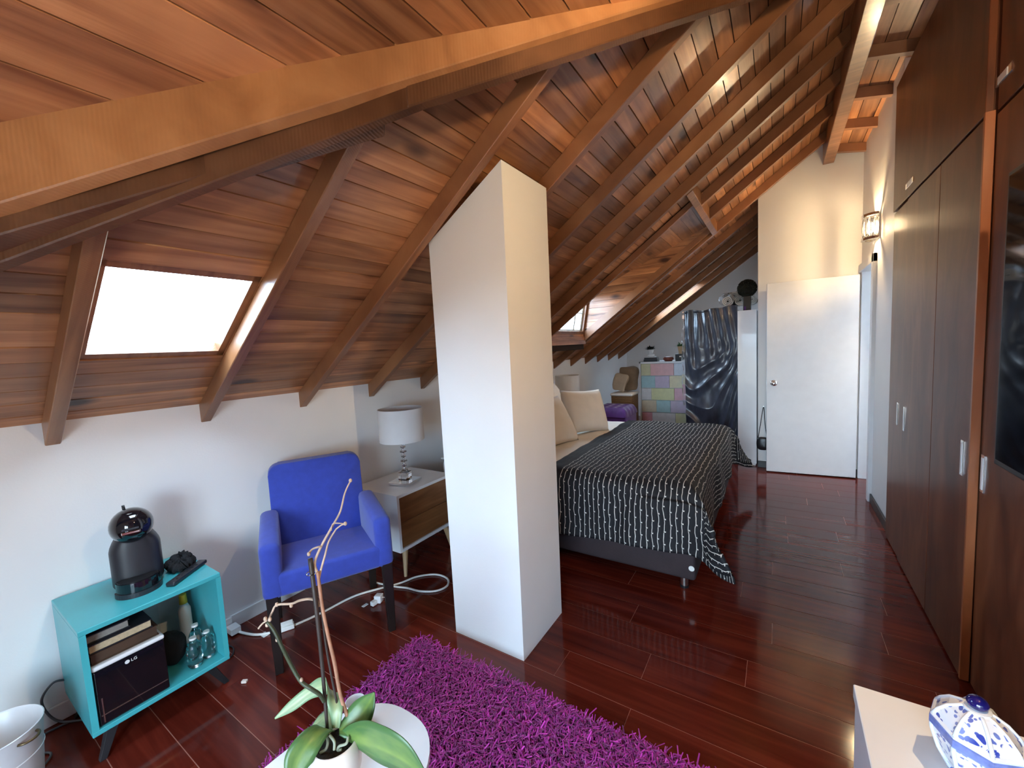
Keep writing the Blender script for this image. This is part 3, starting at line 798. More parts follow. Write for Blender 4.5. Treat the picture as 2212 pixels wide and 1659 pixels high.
sconce((0.678, 0.95, 2.50), -PI/2, 'crystal wall sconce on the upper wardrobe door above the television', 2700.0)

# ------------------------------------------------------------------ armchair
ch = thing('armchair', 'royal blue upholstered armchair with dark legs against the white wall', 'armchair', (-2.106, 1.257, 0), math.radians(63))
MB().hexa([(-.245,-.262,.375),(.245,-.262,.375),(.245,.24,.345),(-.245,.24,.345),(-.245,-.268,.495),(.245,-.268,.495),(.245,.24,.455),(-.245,.24,.455)], bev=0.022, seg=4).build('seat', M['blue'], ch, smooth=True)
mb = MB()
nx, nz = 10, 10
def backf(side):
    def f(u, v):
        x = -0.262 + 0.524*u; zz = 0.36 + 0.66*v
        lean = 0.13 + 0.10*max(0, (zz-0.45))/0.55
        # rounded upper corners
        e = max(0.0, abs(x) - (0.262-0.05)); ez = max(0.0, zz - (1.02-0.05))
        return Vector((x, lean + (0.085 if side else 0), zz))
    return f
def rounded(w, z0, z1, r, n=6):
    p = [(-w, z0), (w, z0)]
    for k in range(n+1): a = PI/2*k/n; p.append((w-r+r*math.cos(a), z1-r+r*math.sin(a)))
    for k in range(n+1): a = PI/2+PI/2*k/n; p.append((-w+r+r*math.cos(a), z1-r+r*math.sin(a)))
    return p
mb = MB().prism(rounded(0.250, 0.34, 0.900, 0.055), 0.0, 0.085, bev=0.016, seg=3)
for v in mb.bm.verts:
    x, z, y = v.co
    v.co = Vector((x, 0.145 + y + 0.13*max(0, z-0.40)/0.6, z))
mb.build('backrest', M['blue'], ch, smooth=True)
for s in (-1, 1):
    a, b = (s*0.215, s*0.305) if s > 0 else (s*0.305, s*0.215)
    MB().hexa([(a,-.270,.372),(b,-.270,.372),(b,.22,.345),(a,.22,.345),(a,-.262,.640),(b,-.262,.640),(b,.21,.668),(a,.21,.668)], bev=0.030, seg=4).build('armrest', M['blue'], ch, smooth=True)
for sx in (-1, 1):
    for y, k in ((-0.24, 0), (0.20, 0.05)):
        c, t = sx*0.268, 0.026; q = 0.018; yo = y + k
        MB().hexa([(c-q,yo-q,0),(c+q,yo-q,0),(c+q,yo+q,0),(c-q,yo+q,0),(c-t,y-t,.39),(c+t,y-t,.39),(c+t,y+t,.39),(c-t,y+t,.39)], bev=0.003, seg=1).build('leg', M['ebony'], ch)

# ------------------------------------------------------------------ nightstand and lamp
def nightstand(loc, label):
    t = thing('nightstand', label, 'nightstand', loc, 0, 'white and walnut nightstands')
    b = MB(); th = 0.02
    b.box((-.23,-.27,.18),(.215,.27,.20)); b.box((-.23,-.27,.55),(.215,.27,.57)); b.box((-.23,-.27,.20),(.215,-.25,.55)); b.box((-.23,.25,.20),(.215,.27,.55)); b.box((-.23,-.25,.20),(-.22,.25,.55))
    b.build('body', M['white'], t)
    for z0, z1 in ((.203,.372),(.376,.547)):
        d = MB().box((-.15,-.247,z0),(.207,.247,z1), bev=0.002, seg=1).build('drawer', M['oak'], t)
        MB().box((.203,-.09,z1-.018),(.2085,.09,z1-.001)).build('finger_notch', M['oak'], d)
    for sx in (-1, 1):
        for sy in (-1, 1):
            MB().tube([(sx*.205,sy*.235,0),(sx*.18,sy*.20,.182)], [.011,.021], 12).build('leg', M['lightoak'], t, smooth=True, auto=40)
    return t
nightstand((-2.315, 2.035, 0), 'white nightstand with two walnut drawers beside the blue armchair')
def lamp(loc, label):
    t = thing('table_lamp', label, 'table lamp', loc, 0.0, 'crystal table lamps')
    MB().box((-.085,-.085,.004),(.085,.085,.022), mat=Matrix.Rotation(0.25,4,'Z'), bev=0.002, seg=1).build('base_plate', M['chrome'], t)
    for sx in (-1,1):
        for sy in (-1,1):
            MB().lathe([(0.006,0),(0.006,0.004)], (sx*.062,sy*.062,0), 8, closed=True).build('foot', M['chrome'], t)
    MB().box((-.035,-.035,.022),(.035,.035,.082), mat=Matrix.Rotation(0.25,4,'Z'), bev=0.003, seg=1).build('crystal_block', M['crystal'], t)
    MB().tube([(0,0,.08),(0,0,.36)], .0045, 10).build('rod', M['chrome'], t, smooth=True, auto=40)
    z = .095
    for i in range(7):
        r = .019 if i % 2 else .024
        MB().lathe([(0.005,-.010),(r,-.004),(r,.004),(0.005,.010)], (0,0,z), 10).build('crystal_disc', M['crystal'], t)
        MB().ellipsoid((0,0,z+.0165),(.010,.010,.008),10,6).build('crystal_bead', M['crystal'], t, smooth=True)
        z += .034
    sh = MB()
    sh.lathe([(.158,.315),(.156,.545),(.153,.545),(.155,.315),(.158,.315)], (0,0,0), 40)
    sh.build('shade', M['lampshade'], t, smooth=True, auto=40)
    s = MB()
    for k in range(3):
        a = 2*PI*k/3; s.tube([(0,0,.36),(.155*math.cos(a),.155*math.sin(a),.50)], .0018, 6)
    s.build('spider', M['chrome'], t)
    MB().ellipsoid((0,0,.40),(.028,.028,.04),12,8).build('bulb', M['lampshade'], t, smooth=True)
    return t
lamp((-2.27, 2.0, 0.57), 'table lamp with white drum shade standing on the nightstand by the armchair')
lamp((-2.30, 4.85, 0.57), 'table lamp with white drum shade behind the bed pillows')
nightstand((-2.34, 4.85, 0), 'white nightstand on the far side of the bed under the second lamp')

# ------------------------------------------------------------------ teal cabinet and what is on and in it
tc = thing('cabinet', 'open turquoise cube cabinet on black splayed legs against the wall', 'cabinet', (-2.38, 0.535, 0))
X0, X1, Y0, Y1, Z0, Z1 = -2.585, -2.165, 0.303, 0.767, 0.112, 0.537
MB().box((X0,Y0,Z1-.020),(X1,Y1,Z1), bev=0.002, seg=1).build('top_panel', M['teal'], tc, world=True)
MB().box((X0,Y0,Z0),(X1,Y1,Z0+.020), bev=0.002, seg=1).build('bottom_panel', M['teal'], tc, world=True)
MB().box((X0,Y0,Z0+.020),(X1,Y0+.020,Z1-.020)).build('side_panel', M['teal'], tc, world=True)
MB().box((X0,Y1-.020,Z0+.020),(X1,Y1,Z1-.020)).build('side_panel', M['teal'], tc, world=True)
MB().box((X0+.004,Y0+.020,Z0+.020),(X0+.008,Y1-.13,Z1-.020)).build('back_panel', M['whiteplastic'], tc, world=True)
for (x, sx) in ((X1-.07, 1), (X0+.08, -1)):
    for (y, sy) in ((Y0+.075, -1), (Y1-.075, 1)):
        q, t = .011, .020; fx, fy = x+sx*.05, y+sy*.055
        MB().hexa([(fx-q,fy-q,0),(fx+q,fy-q,0),(fx+q,fy+q,0),(fx-q,fy+q,0),(x-t,y-t,Z0),(x+t,y-t,Z0),(x+t,y+t,Z0),(x-t,y+t,Z0)], bev=0.002, seg=1).build('leg', M['black'], tc, world=True)
MB().box((X0+.06,Y0+.05,Z0-.022),(X1-.05,Y1-.05,Z0)).build('leg_frame', M['black'], tc, world=True)

# coffee machine
cm = thing('coffee_machine', 'black penguin-shaped capsule coffee machine on the turquoise cabinet', 'coffee machine', (-2.365, 0.535, 0.537), math.radians(74))
# local: front is -y
mb = MB()
prof = []
def bodyf(u, v):
    a = 2*PI*u; z = 0.012 + 0.228*v
    w = 0.086*(1 - 0.36*max(0, v-0.70)**1.6/0.30**1.6); d = 0.075*(1-0.15*v)
    if v < 0.06: w *= 0.9
    c, s_ = math.cos(a), math.sin(a)
    return Vector((math.copysign(abs(c)**0.72, c)*w, 0.035 + math.copysign(abs(s_)**0.72, s_)*d, z))
mb.grid(bodyf, 40, 14)
mb.bm.faces.new([mb.bm.verts.new(bodyf(i/40, 1.0)) for i in range(40)])
mb.bm.faces.new([mb.bm.verts.new(bodyf(i/40, 0.0)) for i in range(39,-1,-1)])
bmesh.ops.remove_doubles(mb.bm, verts=mb.bm.verts, dist=1e-5)
mb.build('body', M['charcoal'], cm, smooth=True, auto=50)
mt = Matrix.Rotation(math.radians(-14), 4, 'X')
MB().ellipsoid((0,-0.012,0.285),(0.074,0.086,0.075),28,16, mat=mt.to_3x3()).build('head', M['gloss'], cm, smooth=True)
MB().box((-.030,-.101,.272),(.030,-.060,.284), bev=0.003).build('capsule_slot', M['chrome'], cm)
MB().box((-.027,-.103,.288),(.027,-.070,.296), bev=0.003).build('lever', M['charcoal'], cm)
MB().lathe([(0.014,0),(0.014,0.004),(0,0.004)], (0,-0.050,.345), 16).build('button', M['steel'], cm)
MB().tube([(-.018,.010,.345),(-.020,.010,.372)], [.006,.005], 10).build('lever_tip', M['black'], cm, smooth=True)
def dtray(z0, z1, r):
    p = [(r*math.cos(a), -0.040 + r*0.92*math.sin(a)) for a in [PI + PI*i/20 for i in range(21)]]
    return MB().prism(p, z0, z1, bev=0.003)
dtray(0.0, 0.020, 0.078).build('drip_base', M['steel'] if False else M['charcoal'], cm)
dtray(0.020, 0.062, 0.073).build('drip_tray', M['gloss'], cm)
dtray(0.062, 0.066, 0.068).build('drip_grid', M['black'], cm)
for sx in (-1, 1): MB().lathe([(.008,0),(.008,.014)], (sx*.06,.07,0), 10, closed=True).build('foot', M['black'], cm)

# scrunchie heap
mb = MB(); rs = random.Random(5)
pts = []
for i in range(61):
    a = 2*PI*i/60
    pts.append((0.040*math.cos(a), 0.034*math.sin(a), 0.028+0.006*math.sin(3*a)))
mb.tube(pts, [0.020+0.006*math.sin(i*1.7)+0.004*rs.random() for i in range(61)], 12)
mb.tube([(p[0]*0.7+0.004, p[1]*0.7+0.006, p[2]+0.024) for p in pts], [0.015+0.005*math.sin(i*2.1+1) for i in range(61)], 10)
o = mb.build('scrunchie', M['blackcloth'], None, smooth=True); o.location = (-2.385, 0.690, 0.538)
tag(o, 'black crumpled velvet scrunchie beside the coffee machine', 'scrunchie')
rm = thing('remote_control', 'slim black remote control lying on the turquoise cabinet edge', 'remote control', (-2.288, 0.684, 0.537), math.atan2(0.165, -0.115))
MB().box((-.103,-.020,0.001),(.103,.020,.019), bev=0.006, seg=3).build('case', M['charcoal'], rm, smooth=True)
for i in range(5):
    for j in (-1, 1):
        MB().lathe([(.0045,0),(.0045,.0018),(0,.0018)], (-.07+i*.03, j*.008, .019), 8).build('button', M['black'], rm)

# in the cabinet: projector-like box with a white lid, books, bottles, bag
zb = Z0 + 0.020
bx = thing('media_box', 'black glossy box with a white top standing inside the turquoise cabinet', 'speaker box', (-2.28, 0.435, zb))
MB().box((-2.44, 0.327, zb+.001), (-2.176, 0.545, zb+.222), bev=0.005).build('housing', M['gloss'], bx, world=True)
MB().box((-2.445, 0.325, zb+.222), (-2.174, 0.547, zb+.240), bev=0.007, seg=3).build('lid', M['white'], bx, world=True)
MB().box((-2.176, 0.335, zb+.040), (-2.1745, 0.540, zb+.0425)).build('seam', M['steel'], bx, world=True)
MB().box((-2.176, 0.340, zb+.012), (-2.1740, 0.344, zb+.110)).build('side_trim', M['steel'], bx, world=True)
def text(s, size, mat, parent, mw, name='lettering', ext=0.0004):
    cu = bpy.data.curves.new(name, 'FONT'); cu.body = s; cu.size = size; cu.extrude = ext; cu.align_x = 'LEFT'
    tmp = bpy.data.objects.new('tmp', cu); COL.objects.link(tmp)
    dg = bpy.context.evaluated_depsgraph_get()
    me = bpy.data.meshes.new_from_object(tmp.evaluated_get(dg))
    bpy.data.objects.remove(tmp)
    me.transform(mw); me.materials.clear(); me.materials.append(mat)
    o = bpy.data.objects.new(name, me); COL.objects.link(o); o.parent = parent
    return o
MI = MATS_OF[bx.name]
# faces +x: local text x -> world +y, text y -> world z
basis = Matrix(((0,0,1,0),(1,0,0,0),(0,1,0,0),(0,0,0,1)))
lg = text('LG', 0.016, M['whiteplastic'], bx, MI @ Matrix.Translation((-2.1755, 0.436, zb+.196)) @ basis)
em = MB().lathe([(.0075,0),(.0075,.0008),(0,.0008)], (0,0,0), 20)
for v in em.bm.verts: v.co = Matrix.Translation((-2.1758,0.425,zb+.2015)) @ basis @ v.co
em.build('emblem', M['whiteplastic'], bx, world=True)
def book(name, label, a, b, cover, pages):
    t = thing(name, label, 'book', ((a[0]+b[0])/2, (a[1]+b[1])/2, a[2]), 0, 'books lying in the turquoise cabinet')
    e = 0.004
    c = MB(); c.box(a, (b[0], b[1], a[2]+e)); c.box((a[0],a[1],b[2]-e), b); c.box((a[0],a[1],a[2]+e),(a[0]+e,b[1],b[2]-e)); c.build('cover', M[cover], t, world=True)
    MB().box((a[0]+e,a[1]+e,a[2]+e),(b[0]-e,b[1]-e,b[2]-e)).build('pages', M[pages], t, world=True)
zt = zb + 0.2405
book('book', 'thick brown leather-bound book at the bottom of the stack in the cabinet', (-2.46,0.328,zt), (-2.195,0.535,zt+.042), 'leather', 'leather')
book('book', 'old book with yellowed page edges in the middle of the stack', (-2.45,0.328,zt+.0425), (-2.20,0.520,zt+.078), 'bookcover', 'paper')
book('book', 'small black book with grey pages on top of the stack', (-2.42,0.326,zt+.0785), (-2.215,0.455,zt+.112), 'bookcover', 'greypaper')
mb = MB(); rs = random.Random(9)
mb.ellipsoid((0,0,0.075),(0.075,0.055,0.075),20,12)
for v in mb.bm.verts: v.co += Vector(noise.noise_vector(v.co*28))*0.012
for v in mb.bm.verts: v.co.z = max(v.co.z, 0.001)
o = mb.build('pouch', M['blackcloth'], None, smooth=True); o.location = (-2.35, 0.608, zb)
tag(o, 'black crumpled cloth pouch behind the plastic bottles in the cabinet', 'pouch')
def bottle(x, y, label, h=0.16, r=0.028):
    t = thing('plastic_bottle', label, 'bottle', (x, y, zb), 0, 'clear plastic bottles in the turquoise cabinet')
    pr = [(0,0.001)]
    for i in range(9): pr.append((r*(1.0 if i % 2 else 0.86), 0.004+h*0.72*i/8))
    pr += [(r*0.55,h*0.86),(r*0.42,h*0.9),(r*0.42,h*0.96)]
    MB().lathe(pr, n=20).build('bottle_body', M['clearplastic'], t, smooth=True)
    MB().lathe([(r*.46,h*.955),(r*.46,h*1.02),(0,h*1.02)], n=16).build('cap', M['whiteplastic'], t)
bottle(-2.225, 0.655, 'ribbed clear plastic bottle standing foremost in the turquoise cabinet', 0.135, .030)
bottle(-2.24, 0.712, 'clear plastic bottle next to the right side panel of the cabinet', 0.125, .027)
bottle(-2.30, 0.690, 'clear plastic bottle behind the two front bottles in the cabinet', 0.150, .028)
t = thing('spray_bottle', 'white bottle with yellow cap at the back of the cabinet', 'bottle', (-2.46, 0.705, zb))
MB().lathe([(0,0.001),(.026,.001),(.026,.17),(.014,.20)], n=20).build('bottle_body', M['whiteplastic'], t, smooth=True, auto=40)
MB().lathe([(.017,.20),(.015,.245),(0,.245)], n=16).build('cap', M['yellow'], t, smooth=True, auto=40)

# ------------------------------------------------------------------ bucket, cords
bk = thing('metal_bucket', 'white enamel bucket with aged metal handles standing by the wall', 'bucket', (-2.23, 0.085, 0))
MB().lathe([(0,0.002),(.095,.002),(.118,.285),(.121,.290),(.118,.292),(.113,.286),(.092,.008),(0,.008)], n=40).build('pail', M['bucket'], bk, smooth=True, auto=50)
rg = MB().lathe([(.112,.19),(.1135,.193),(.112,.196)], n=40); rg.build('rib', M['trim'], bk, smooth=True)
for a in (0.62, 0.62+PI, -0.42):
    c, s_ = math.cos(a), math.sin(a)
    pts = [(c*.118 - s_*k*.026, s_*.118 + c*k*.026, .262 + (1-k*k)*0) for k in (-1,-.5,0,.5,1)]
    arc = [(c*(.116+.026*math.sin(PI*i/8)) - s_*.028*math.cos(PI*i/8), s_*(.116+.026*math.sin(PI*i/8)) + c*.028*math.cos(PI*i/8), .268) for i in range(9)]
    MB().tube(arc, .0045, 8).build('handle', M['bronze'], bk, smooth=True)
def cord(name, label, pts, r, mat, group=None):
    o = MB().tube(spline(pts, 8), r, 8).build(name, M[mat], None, smooth=True); tag(o, label, 'cord', group); return o
ex = thing('extension_cord', 'white extension cord running under the armchair and looping by the column', 'cord', (-2.3, 1.1, 0))
pth = [(-2.56,.925,.03),(-2.50,.945,.012),(-2.384,.992,.008),(-2.303,1.10,.007),(-2.254,1.264,.007),(-2.216,1.49,.007),(-2.079,1.706,.007),(-2.031,1.824,.007),(-1.938,1.905,.007),(-1.83,1.905,.007),(-1.775,1.84,.007),(-1.80,1.765,.007),(-1.89,1.715,.007),(-1.99,1.70,.007),(-2.10,1.665,.007),(-2.25,1.64,.007)]
MB().tube(spline(pth, 8), .0065, 8).build('cable', M['cable'], ex, smooth=True, world=True)
MB().box((-2.565,.905,.010),(-2.50,.955,.045), mat=None, bev=0.004).build('plug', M['whiteplastic'], ex, world=True)
mt = Matrix.Translation((-2.30,1.10,.014)) @ Matrix.Rotation(1.1,4,'Z')
MB().box((-.035,-.020,-.012),(.035,.020,.012), mat=mt, bev=0.003).build('socket_block', M['whiteplastic'], ex, world=True)
MB().box((-.03,-.002,0),(.03,.018,.030), mat=mt @ Matrix.Rotation(0.5,4,'X'), bev=0.002).build('cord_tag', M['whiteplastic'], ex, world=True)
MB().box((-2.39,.995,.001),(-2.345,1.025,.003), mat=None).build('paper_tag', M['whiteplastic'], ex, world=True)
so = thing('wall_socket', 'clear wall socket with a glowing orange light beside the cabinet', 'socket', (-2.59, 0.90, 0.03))
MB().box((-2.598,.855,.030),(-2.575,.945,.075), bev=0.003).build('socket_plate', M['whiteplastic'], so, world=True)
MB().ellipsoid((-2.573,.890,.050),(.004,.006,.006),8,6).build('indicator', M['amber'], so, world=True)
cg = thing('phone_charger', 'white charger cube with thin cable on the floor under the armchair', 'charger', (-2.04, 1.52, 0))
MB().box((-.022,-.022,.002),(.022,.022,.048), mat=Matrix.Rotation(.4,4,'Z'), bev=0.006, seg=3).build('cube', M['white'], cg, smooth=True)
MB().box((-.012,-.055,.004),(.014,-.022,.030), bev=0.003).build('adapter', M['whiteplastic'], cg)
MB().box((-.055,-.085,.002),(-.035,-.050,.006), bev=0.001, seg=1).build('tag', M['whiteplastic'], cg)
MB().tube(spline([(.02,.01,.03),(.05,.03,.03),(.05,.07,.012),(.0,.06,.06),(-.05,.09,.15),(-.10,.11,.30)],8), .0022, 6).build('cable', M['cable'], cg, smooth=True)
cord('power_cord', 'grey cord looping from the cabinet back down to the floor', [(-2.57,.305,.18),(-2.57,.27,.19),(-2.575,.235,.14),(-2.57,.245,.07),(-2.55,.275,.02),(-2.50,.33,.006)], .0045, 'greycable')
cord('power_cord', 'thin black cord lying along the wall behind the bucket', [(-2.54,.30,.006),(-2.55,.22,.006),(-2.52,.12,.006),(-2.40,.22,.006),(-2.30,.16,.006),(-2.2,.2,.006)], .004, 'greycable')
cord('power_cord', 'thin black cord between the cabinet leg and the wall socket', [(-2.56,.88,.02),(-2.48,.86,.006),(-2.40,.87,.006),(-2.34,.83,.006),(-2.42,.80,.006)], .004, 'black')
o = MB().box((-.012,-.008,.001),(.012,.008,.012), mat=Matrix.Rotation(.6,4,'Z'), bev=0.002).build('sweet_wrapper', M['pot'], None); o.location = (-2.10, 0.79, 0)
tag(o, 'tiny crumpled wrapper on the floor beside the cabinet leg', 'wrapper')

# ------------------------------------------------------------------ bed
BX0, BX1, BY0, BY1, BT = -2.36, -0.40, 2.465, 4.42, 0.625
bed = thing('bed', 'large bed with aubergine fabric base and white mattress', 'bed', (-1.38, 3.44, 0))
MB().box((BX0,BY0,.085),(BX1,BY1,.33), bev=0.02, seg=3).build('base', M['bedbase'], bed, smooth=True, world=True)
MB().box((BX0,BY0+.01,.33),(BX1-.01,BY1-.01,BT-.022), bev=0.04, seg=4).build('mattress', M['sheet'], bed, smooth=True, world=True)
for x, y in ((BX1-.075,BY0+.075),(BX1-.075,BY1-.075),(BX0+.075,BY0+.075),(BX0+.075,BY1-.075),((BX0+BX1)/2,BY0+.075),((BX0+BX1)/2,BY1-.075)):
    l = MB().lathe([(.022,.012),(.022,.09)], (x,y,0), 16, closed=True).build('leg', M['steel'], bed, world=True, smooth=True, auto=40)
    MB().lathe([(.025,0),(.025,.014)], (x,y,0), 16, closed=True).build('leg_foot', M['black'], l, world=False, smooth=True, auto=40).data.transform(MATS_OF[bed.name])
mt = Matrix.Translation((BX1-.02, BY0-.001, .165)) @ Matrix.Rotation(PI/2,4,'X')
q = MB().lathe([(.016,0),(.016,.003),(0,.003)], n=16)
for v in q.bm.verts: v.co = mt @ v.co
q.build('button', M['whiteplastic'], bed, world=True)
def sheetf(u, v):
    x = BX0 + .01 + (1.06)*u; y = BY0 + .0 + (BY1-BY0)*v
    e = min(v, 1-v)
    z = BT - 0.000 + 0.014*min(1, e/0.03) + 0.010*noise.noise(Vector((x*5, y*5, 0)))
    return Vector((x, y, z))
o = MB().grid(sheetf, 30, 60).build('duvet', M['sheet'], None, smooth=True)
sm = o.modifiers.new('thick', 'SOLIDIFY'); sm.thickness = 0.012; sm.offset = -1
tag(o, 'white duvet spread over the head half of the bed', 'duvet')
# striped quilt
QX = -1.36
def quilt(u, v):
    U = 1.330*u                       # along the bed, head edge to foot edge and over
    V = -0.385 + 2.640*v              # across, from the near drop to the far drop
    Lx = BX1 + 0.020 - QX; Ly = BY1 - BY0; r = 0.085
    def bend(s_):
        if s_ <= 0: return s_, 0.0
        if s_ < r*PI/2: return r*math.sin(s_/r), r*(1-math.cos(s_/r))
        return r, r + s_ - r*PI/2
    du, dv = max(0, U - Lx), max(0, -V, V - Ly)
    if du > 0.10 and dv > 0.10:       # rounded quilt corner
        a, b = du-0.10, dv-0.10; q = math.hypot(a, b); lim = max(a, b)
        k = 1 if q < 1e-6 else (0.72*lim + 0.28*q)/q
        U -= a*(1-k); V += (b*(1-k))*(1 if V < 0 else -1)
    sy = -1 if V < Ly/2 else 1
    hu, zu = bend(U - (Lx - r)); x = QX + Lx - r + hu
    if sy < 0: hv, zv = bend(r - V - 0.0 + 0.0 - 0.0); y = BY0 + r - hv - 0.022
    else: hv, zv = bend(V - (Ly - r)); y = BY0 + Ly - r + hv + 0.022
    n1 = noise.noise(Vector((U*4, V*4, 1.3))); n2 = noise.noise(Vector((U*11, V*11, 4.1)))
    mn, mx_ = min(zu, zv), max(zu, zv)
    z = BT + 0.040 + (0.012*n1 + 0.004*n2)*(1 if mx_ < 0.02 else 0.3) - mx_ - 0.30*mn
    f = 0.50*mn
    if zv > 0.05: y += sy*(0.014*math.sin(U*10 + 3*n1)*min(1, zv/0.2) + 0.05*zv)
    if zu > 0.05: x += 0.016*math.sin(V*9 + 2*n1)*min(1, zu/0.2) + 0.06*zu
    x += f*0.95; y += sy*f*0.55
    if sy < 0 and zv > 0.1: z += 0.035*(0.5-0.5*math.cos(min(1, (Lx-U)/0.8)*PI))*min(1, zv/0.3)*-1 + 0.02
    return Vector((x, y, z))
NU, NV = 90, 170
mb = MB().grid(quilt, NU, NV)
me_o = mb.build('striped_quilt', M['blanket'], None, smooth=True)
uvl = me_o.data.uv_layers.new(name='UVMap')
me = me_o.data
for lp in me.loops:
    i = lp.vertex_index; iu, jv = divmod(i, NV+1)
    uvl.data[lp.index].uv = (1.330*iu/NU, 2.640*jv/NV)
sm = me_o.modifiers.new('thick', 'SOLIDIFY'); sm.thickness = 0.012; sm.offset = -1
tag(me_o, 'black quilt with thin white stripes draped over the foot of the bed', 'blanket')
def pillow(c, size, rot, label, mat='pillow', name='pillow', group='pillows at the head of the bed', seed=0):
    w, h, t = size
    def f(side):
        def g(u, v):
            a, b = 2*u-1, 2*v-1
            pin = 1 - 0.10*(a*a*b*b) - 0.05*(1-abs(a))*0
            k = (max(0,1-abs(a)**2.6)*max(0,1-abs(b)**2.6))**0.45
            n_ = noise.noise(Vector((a*2.3+seed, b*2.3, side*3+seed)))*0.10
            sx = a*w/2*(1-0.07*(1-abs(b)**2)*abs(a)**3*0) ; sz = b*h/2
            # pinched corners
            sx *= 1 - 0.08*(1-b*b)*abs(a)**4; sz *= 1 - 0.08*(1-a*a)*abs(b)**4
            return Vector((sx, side*t/2*k*(1+n_), sz))
        return g
    mb = MB(); mb.grid(f(1), 20, 20); mb.grid(f(-1), 20, 20)
    bmesh.ops.remove_doubles(mb.bm, verts=mb.bm.verts, dist=1e-4)
    o = mb.build(name, M[mat], None, smooth=True)
    o.location = c; o.rotation_euler = rot
    tag(o, label, 'pillow', group)
    return o
pillow((-1.60, 3.74, 0.850), (0.50, 0.44, 0.20), (math.radians(-22), math.radians(4), math.radians(62)), 'square ivory cushion leaning foremost on the bed', seed=1)
pillow((-1.70, 3.16, 0.835), (0.58, 0.46, 0.20), (math.radians(-30), 0, math.radians(78)), 'ivory pillow nearest the column at the bed head', seed=2)
pillow((-2.00, 3.72, 0.87), (0.66, 0.46, 0.20), (math.radians(-30), math.radians(-6), math.radians(84)), 'ivory pillow standing behind the square cushion', seed=3)
pillow((-2.12, 2.86, 0.80), (0.66, 0.44, 0.17), (math.radians(-35), 0, math.radians(90)), 'ivory pillow at the back of the near bed corner', seed=4)
o = MB().ellipsoid((0,0,0.05),(0.075,0.05,0.05),16,10,p=0.8).build('bag', M['blackcloth'], None, smooth=True); 
pillow((-2.22, 4.10, 0.80), (0.40, 0.34, 0.14), (math.radians(-30), math.radians(8), math.radians(90)), 'black patterned cushion peeking out behind the pillows', mat='blackcloth', name='cushion', seed=6)
bpy.data.objects.remove(o)

# ------------------------------------------------------------------ rug
rug = thing('shag_rug', 'magenta shag rug lying on the dark red floor', 'rug', (-0.75, 0.55, 0))
RX0, RX1, RY0, RY1 = -1.565, 0.03, -0.35, 1.385
MB().box((RX0,RY0,.001),(RX1,RY1,.014), bev=0.004).build('backing', M['rugbase'], rug, world=True)
rs = random.Random(21)
vs, fs = [], []
N = 52000
for i in range(N):
    x = rs.uniform(RX0+.004, RX1-.004); y = RY1-.004 - (RY1-RY0-.01)*(rs.random()**1.25)
    a = rs.uniform(0, 2*PI); L = rs.uniform(.026, .050); w = rs.uniform(.0014, .0030)
    lean = rs.uniform(.25, 1.15); b = a + rs.uniform(-.9, .9)
    p0 = Vector((x, y, .012)); p1 = p0 + Vector((math.cos(a)*L*.42*lean, math.sin(a)*L*.42*lean, L*.60)); 
    p2 = p1 + Vector((math.cos(b)*L*.62*lean, math.sin(b)*L*.62*lean, L*rs.uniform(-.15,.30)))
    s = Vector((-math.sin(a), math.cos(a), 0))*w; s2 = Vector((-math.sin(b), math.cos(b), 0.3))*w
    k = len(vs)
    vs += [p0-s, p0+s, p1-s, p1+s, p2-s2*.8, p2+s2*.8]
    fs += [(k,k+1,k+3,k+2), (k+2,k+3,k+5,k+4)]
me = bpy.data.meshes.new('pile'); me.from_pydata([MATS_OF[rug.name] @ v for v in vs], [], fs); me.materials.append(M['pile'])
po = bpy.data.objects.new('pile', me); COL.objects.link(po); po.parent = rug; po['kind'] = 'stuff'

# ------------------------------------------------------------------ coffee table, orchid, cup
TZ = 0.42
ct = thing('coffee_table', 'small white oval coffee table standing on the magenta rug', 'table', (-0.93, 0.44, 0.014))
pts = []
for i in range(64):
    a = 2*PI*i/64; c, s_ = math.cos(a), math.sin(a); e = 2/2.5
    pts.append((-.935+math.copysign(abs(c)**e, c)*.212, .425+math.copysign(abs(s_)**e, s_)*.345))
MB().prism(pts, TZ-.020, TZ, bev=0.004, seg=3).build('table_top', M['white'], ct, world=True, smooth=True, auto=40)
for sx, sy in ((-1,-1),(1,-1),(1,1),(-1,1)):
    MB().tube([(-.935+sx*.15,.425+sy*.25,.014),(-.935+sx*.10,.425+sy*.18,TZ-.02)], [.010,.017], 12).build('leg', M['lightoak'], ct, world=True, smooth=True, auto=40)
cp = thing('ceramic_cup', 'small white cup with a pink rim behind the orchid pot', 'cup', (-1.052, 0.672, TZ))
MB().lathe([(0,.001),(.022,.001),(.027,.055),(.0285,.060),(.0265,.060),(.0245,.055),(.020,.006),(0,.006)], n=28).build('cup_body', M['delftwhite'], cp, smooth=True)
MB().lathe([(.0272,.050),(.0285,.0535),(.0285,.0565),(.0272,.059)], n=28).build('rim_band', M['pink'], cp, smooth=True)
MB().lathe([(0,.012),(.021,.012)], n=20).build('tea', M['leather'], cp)

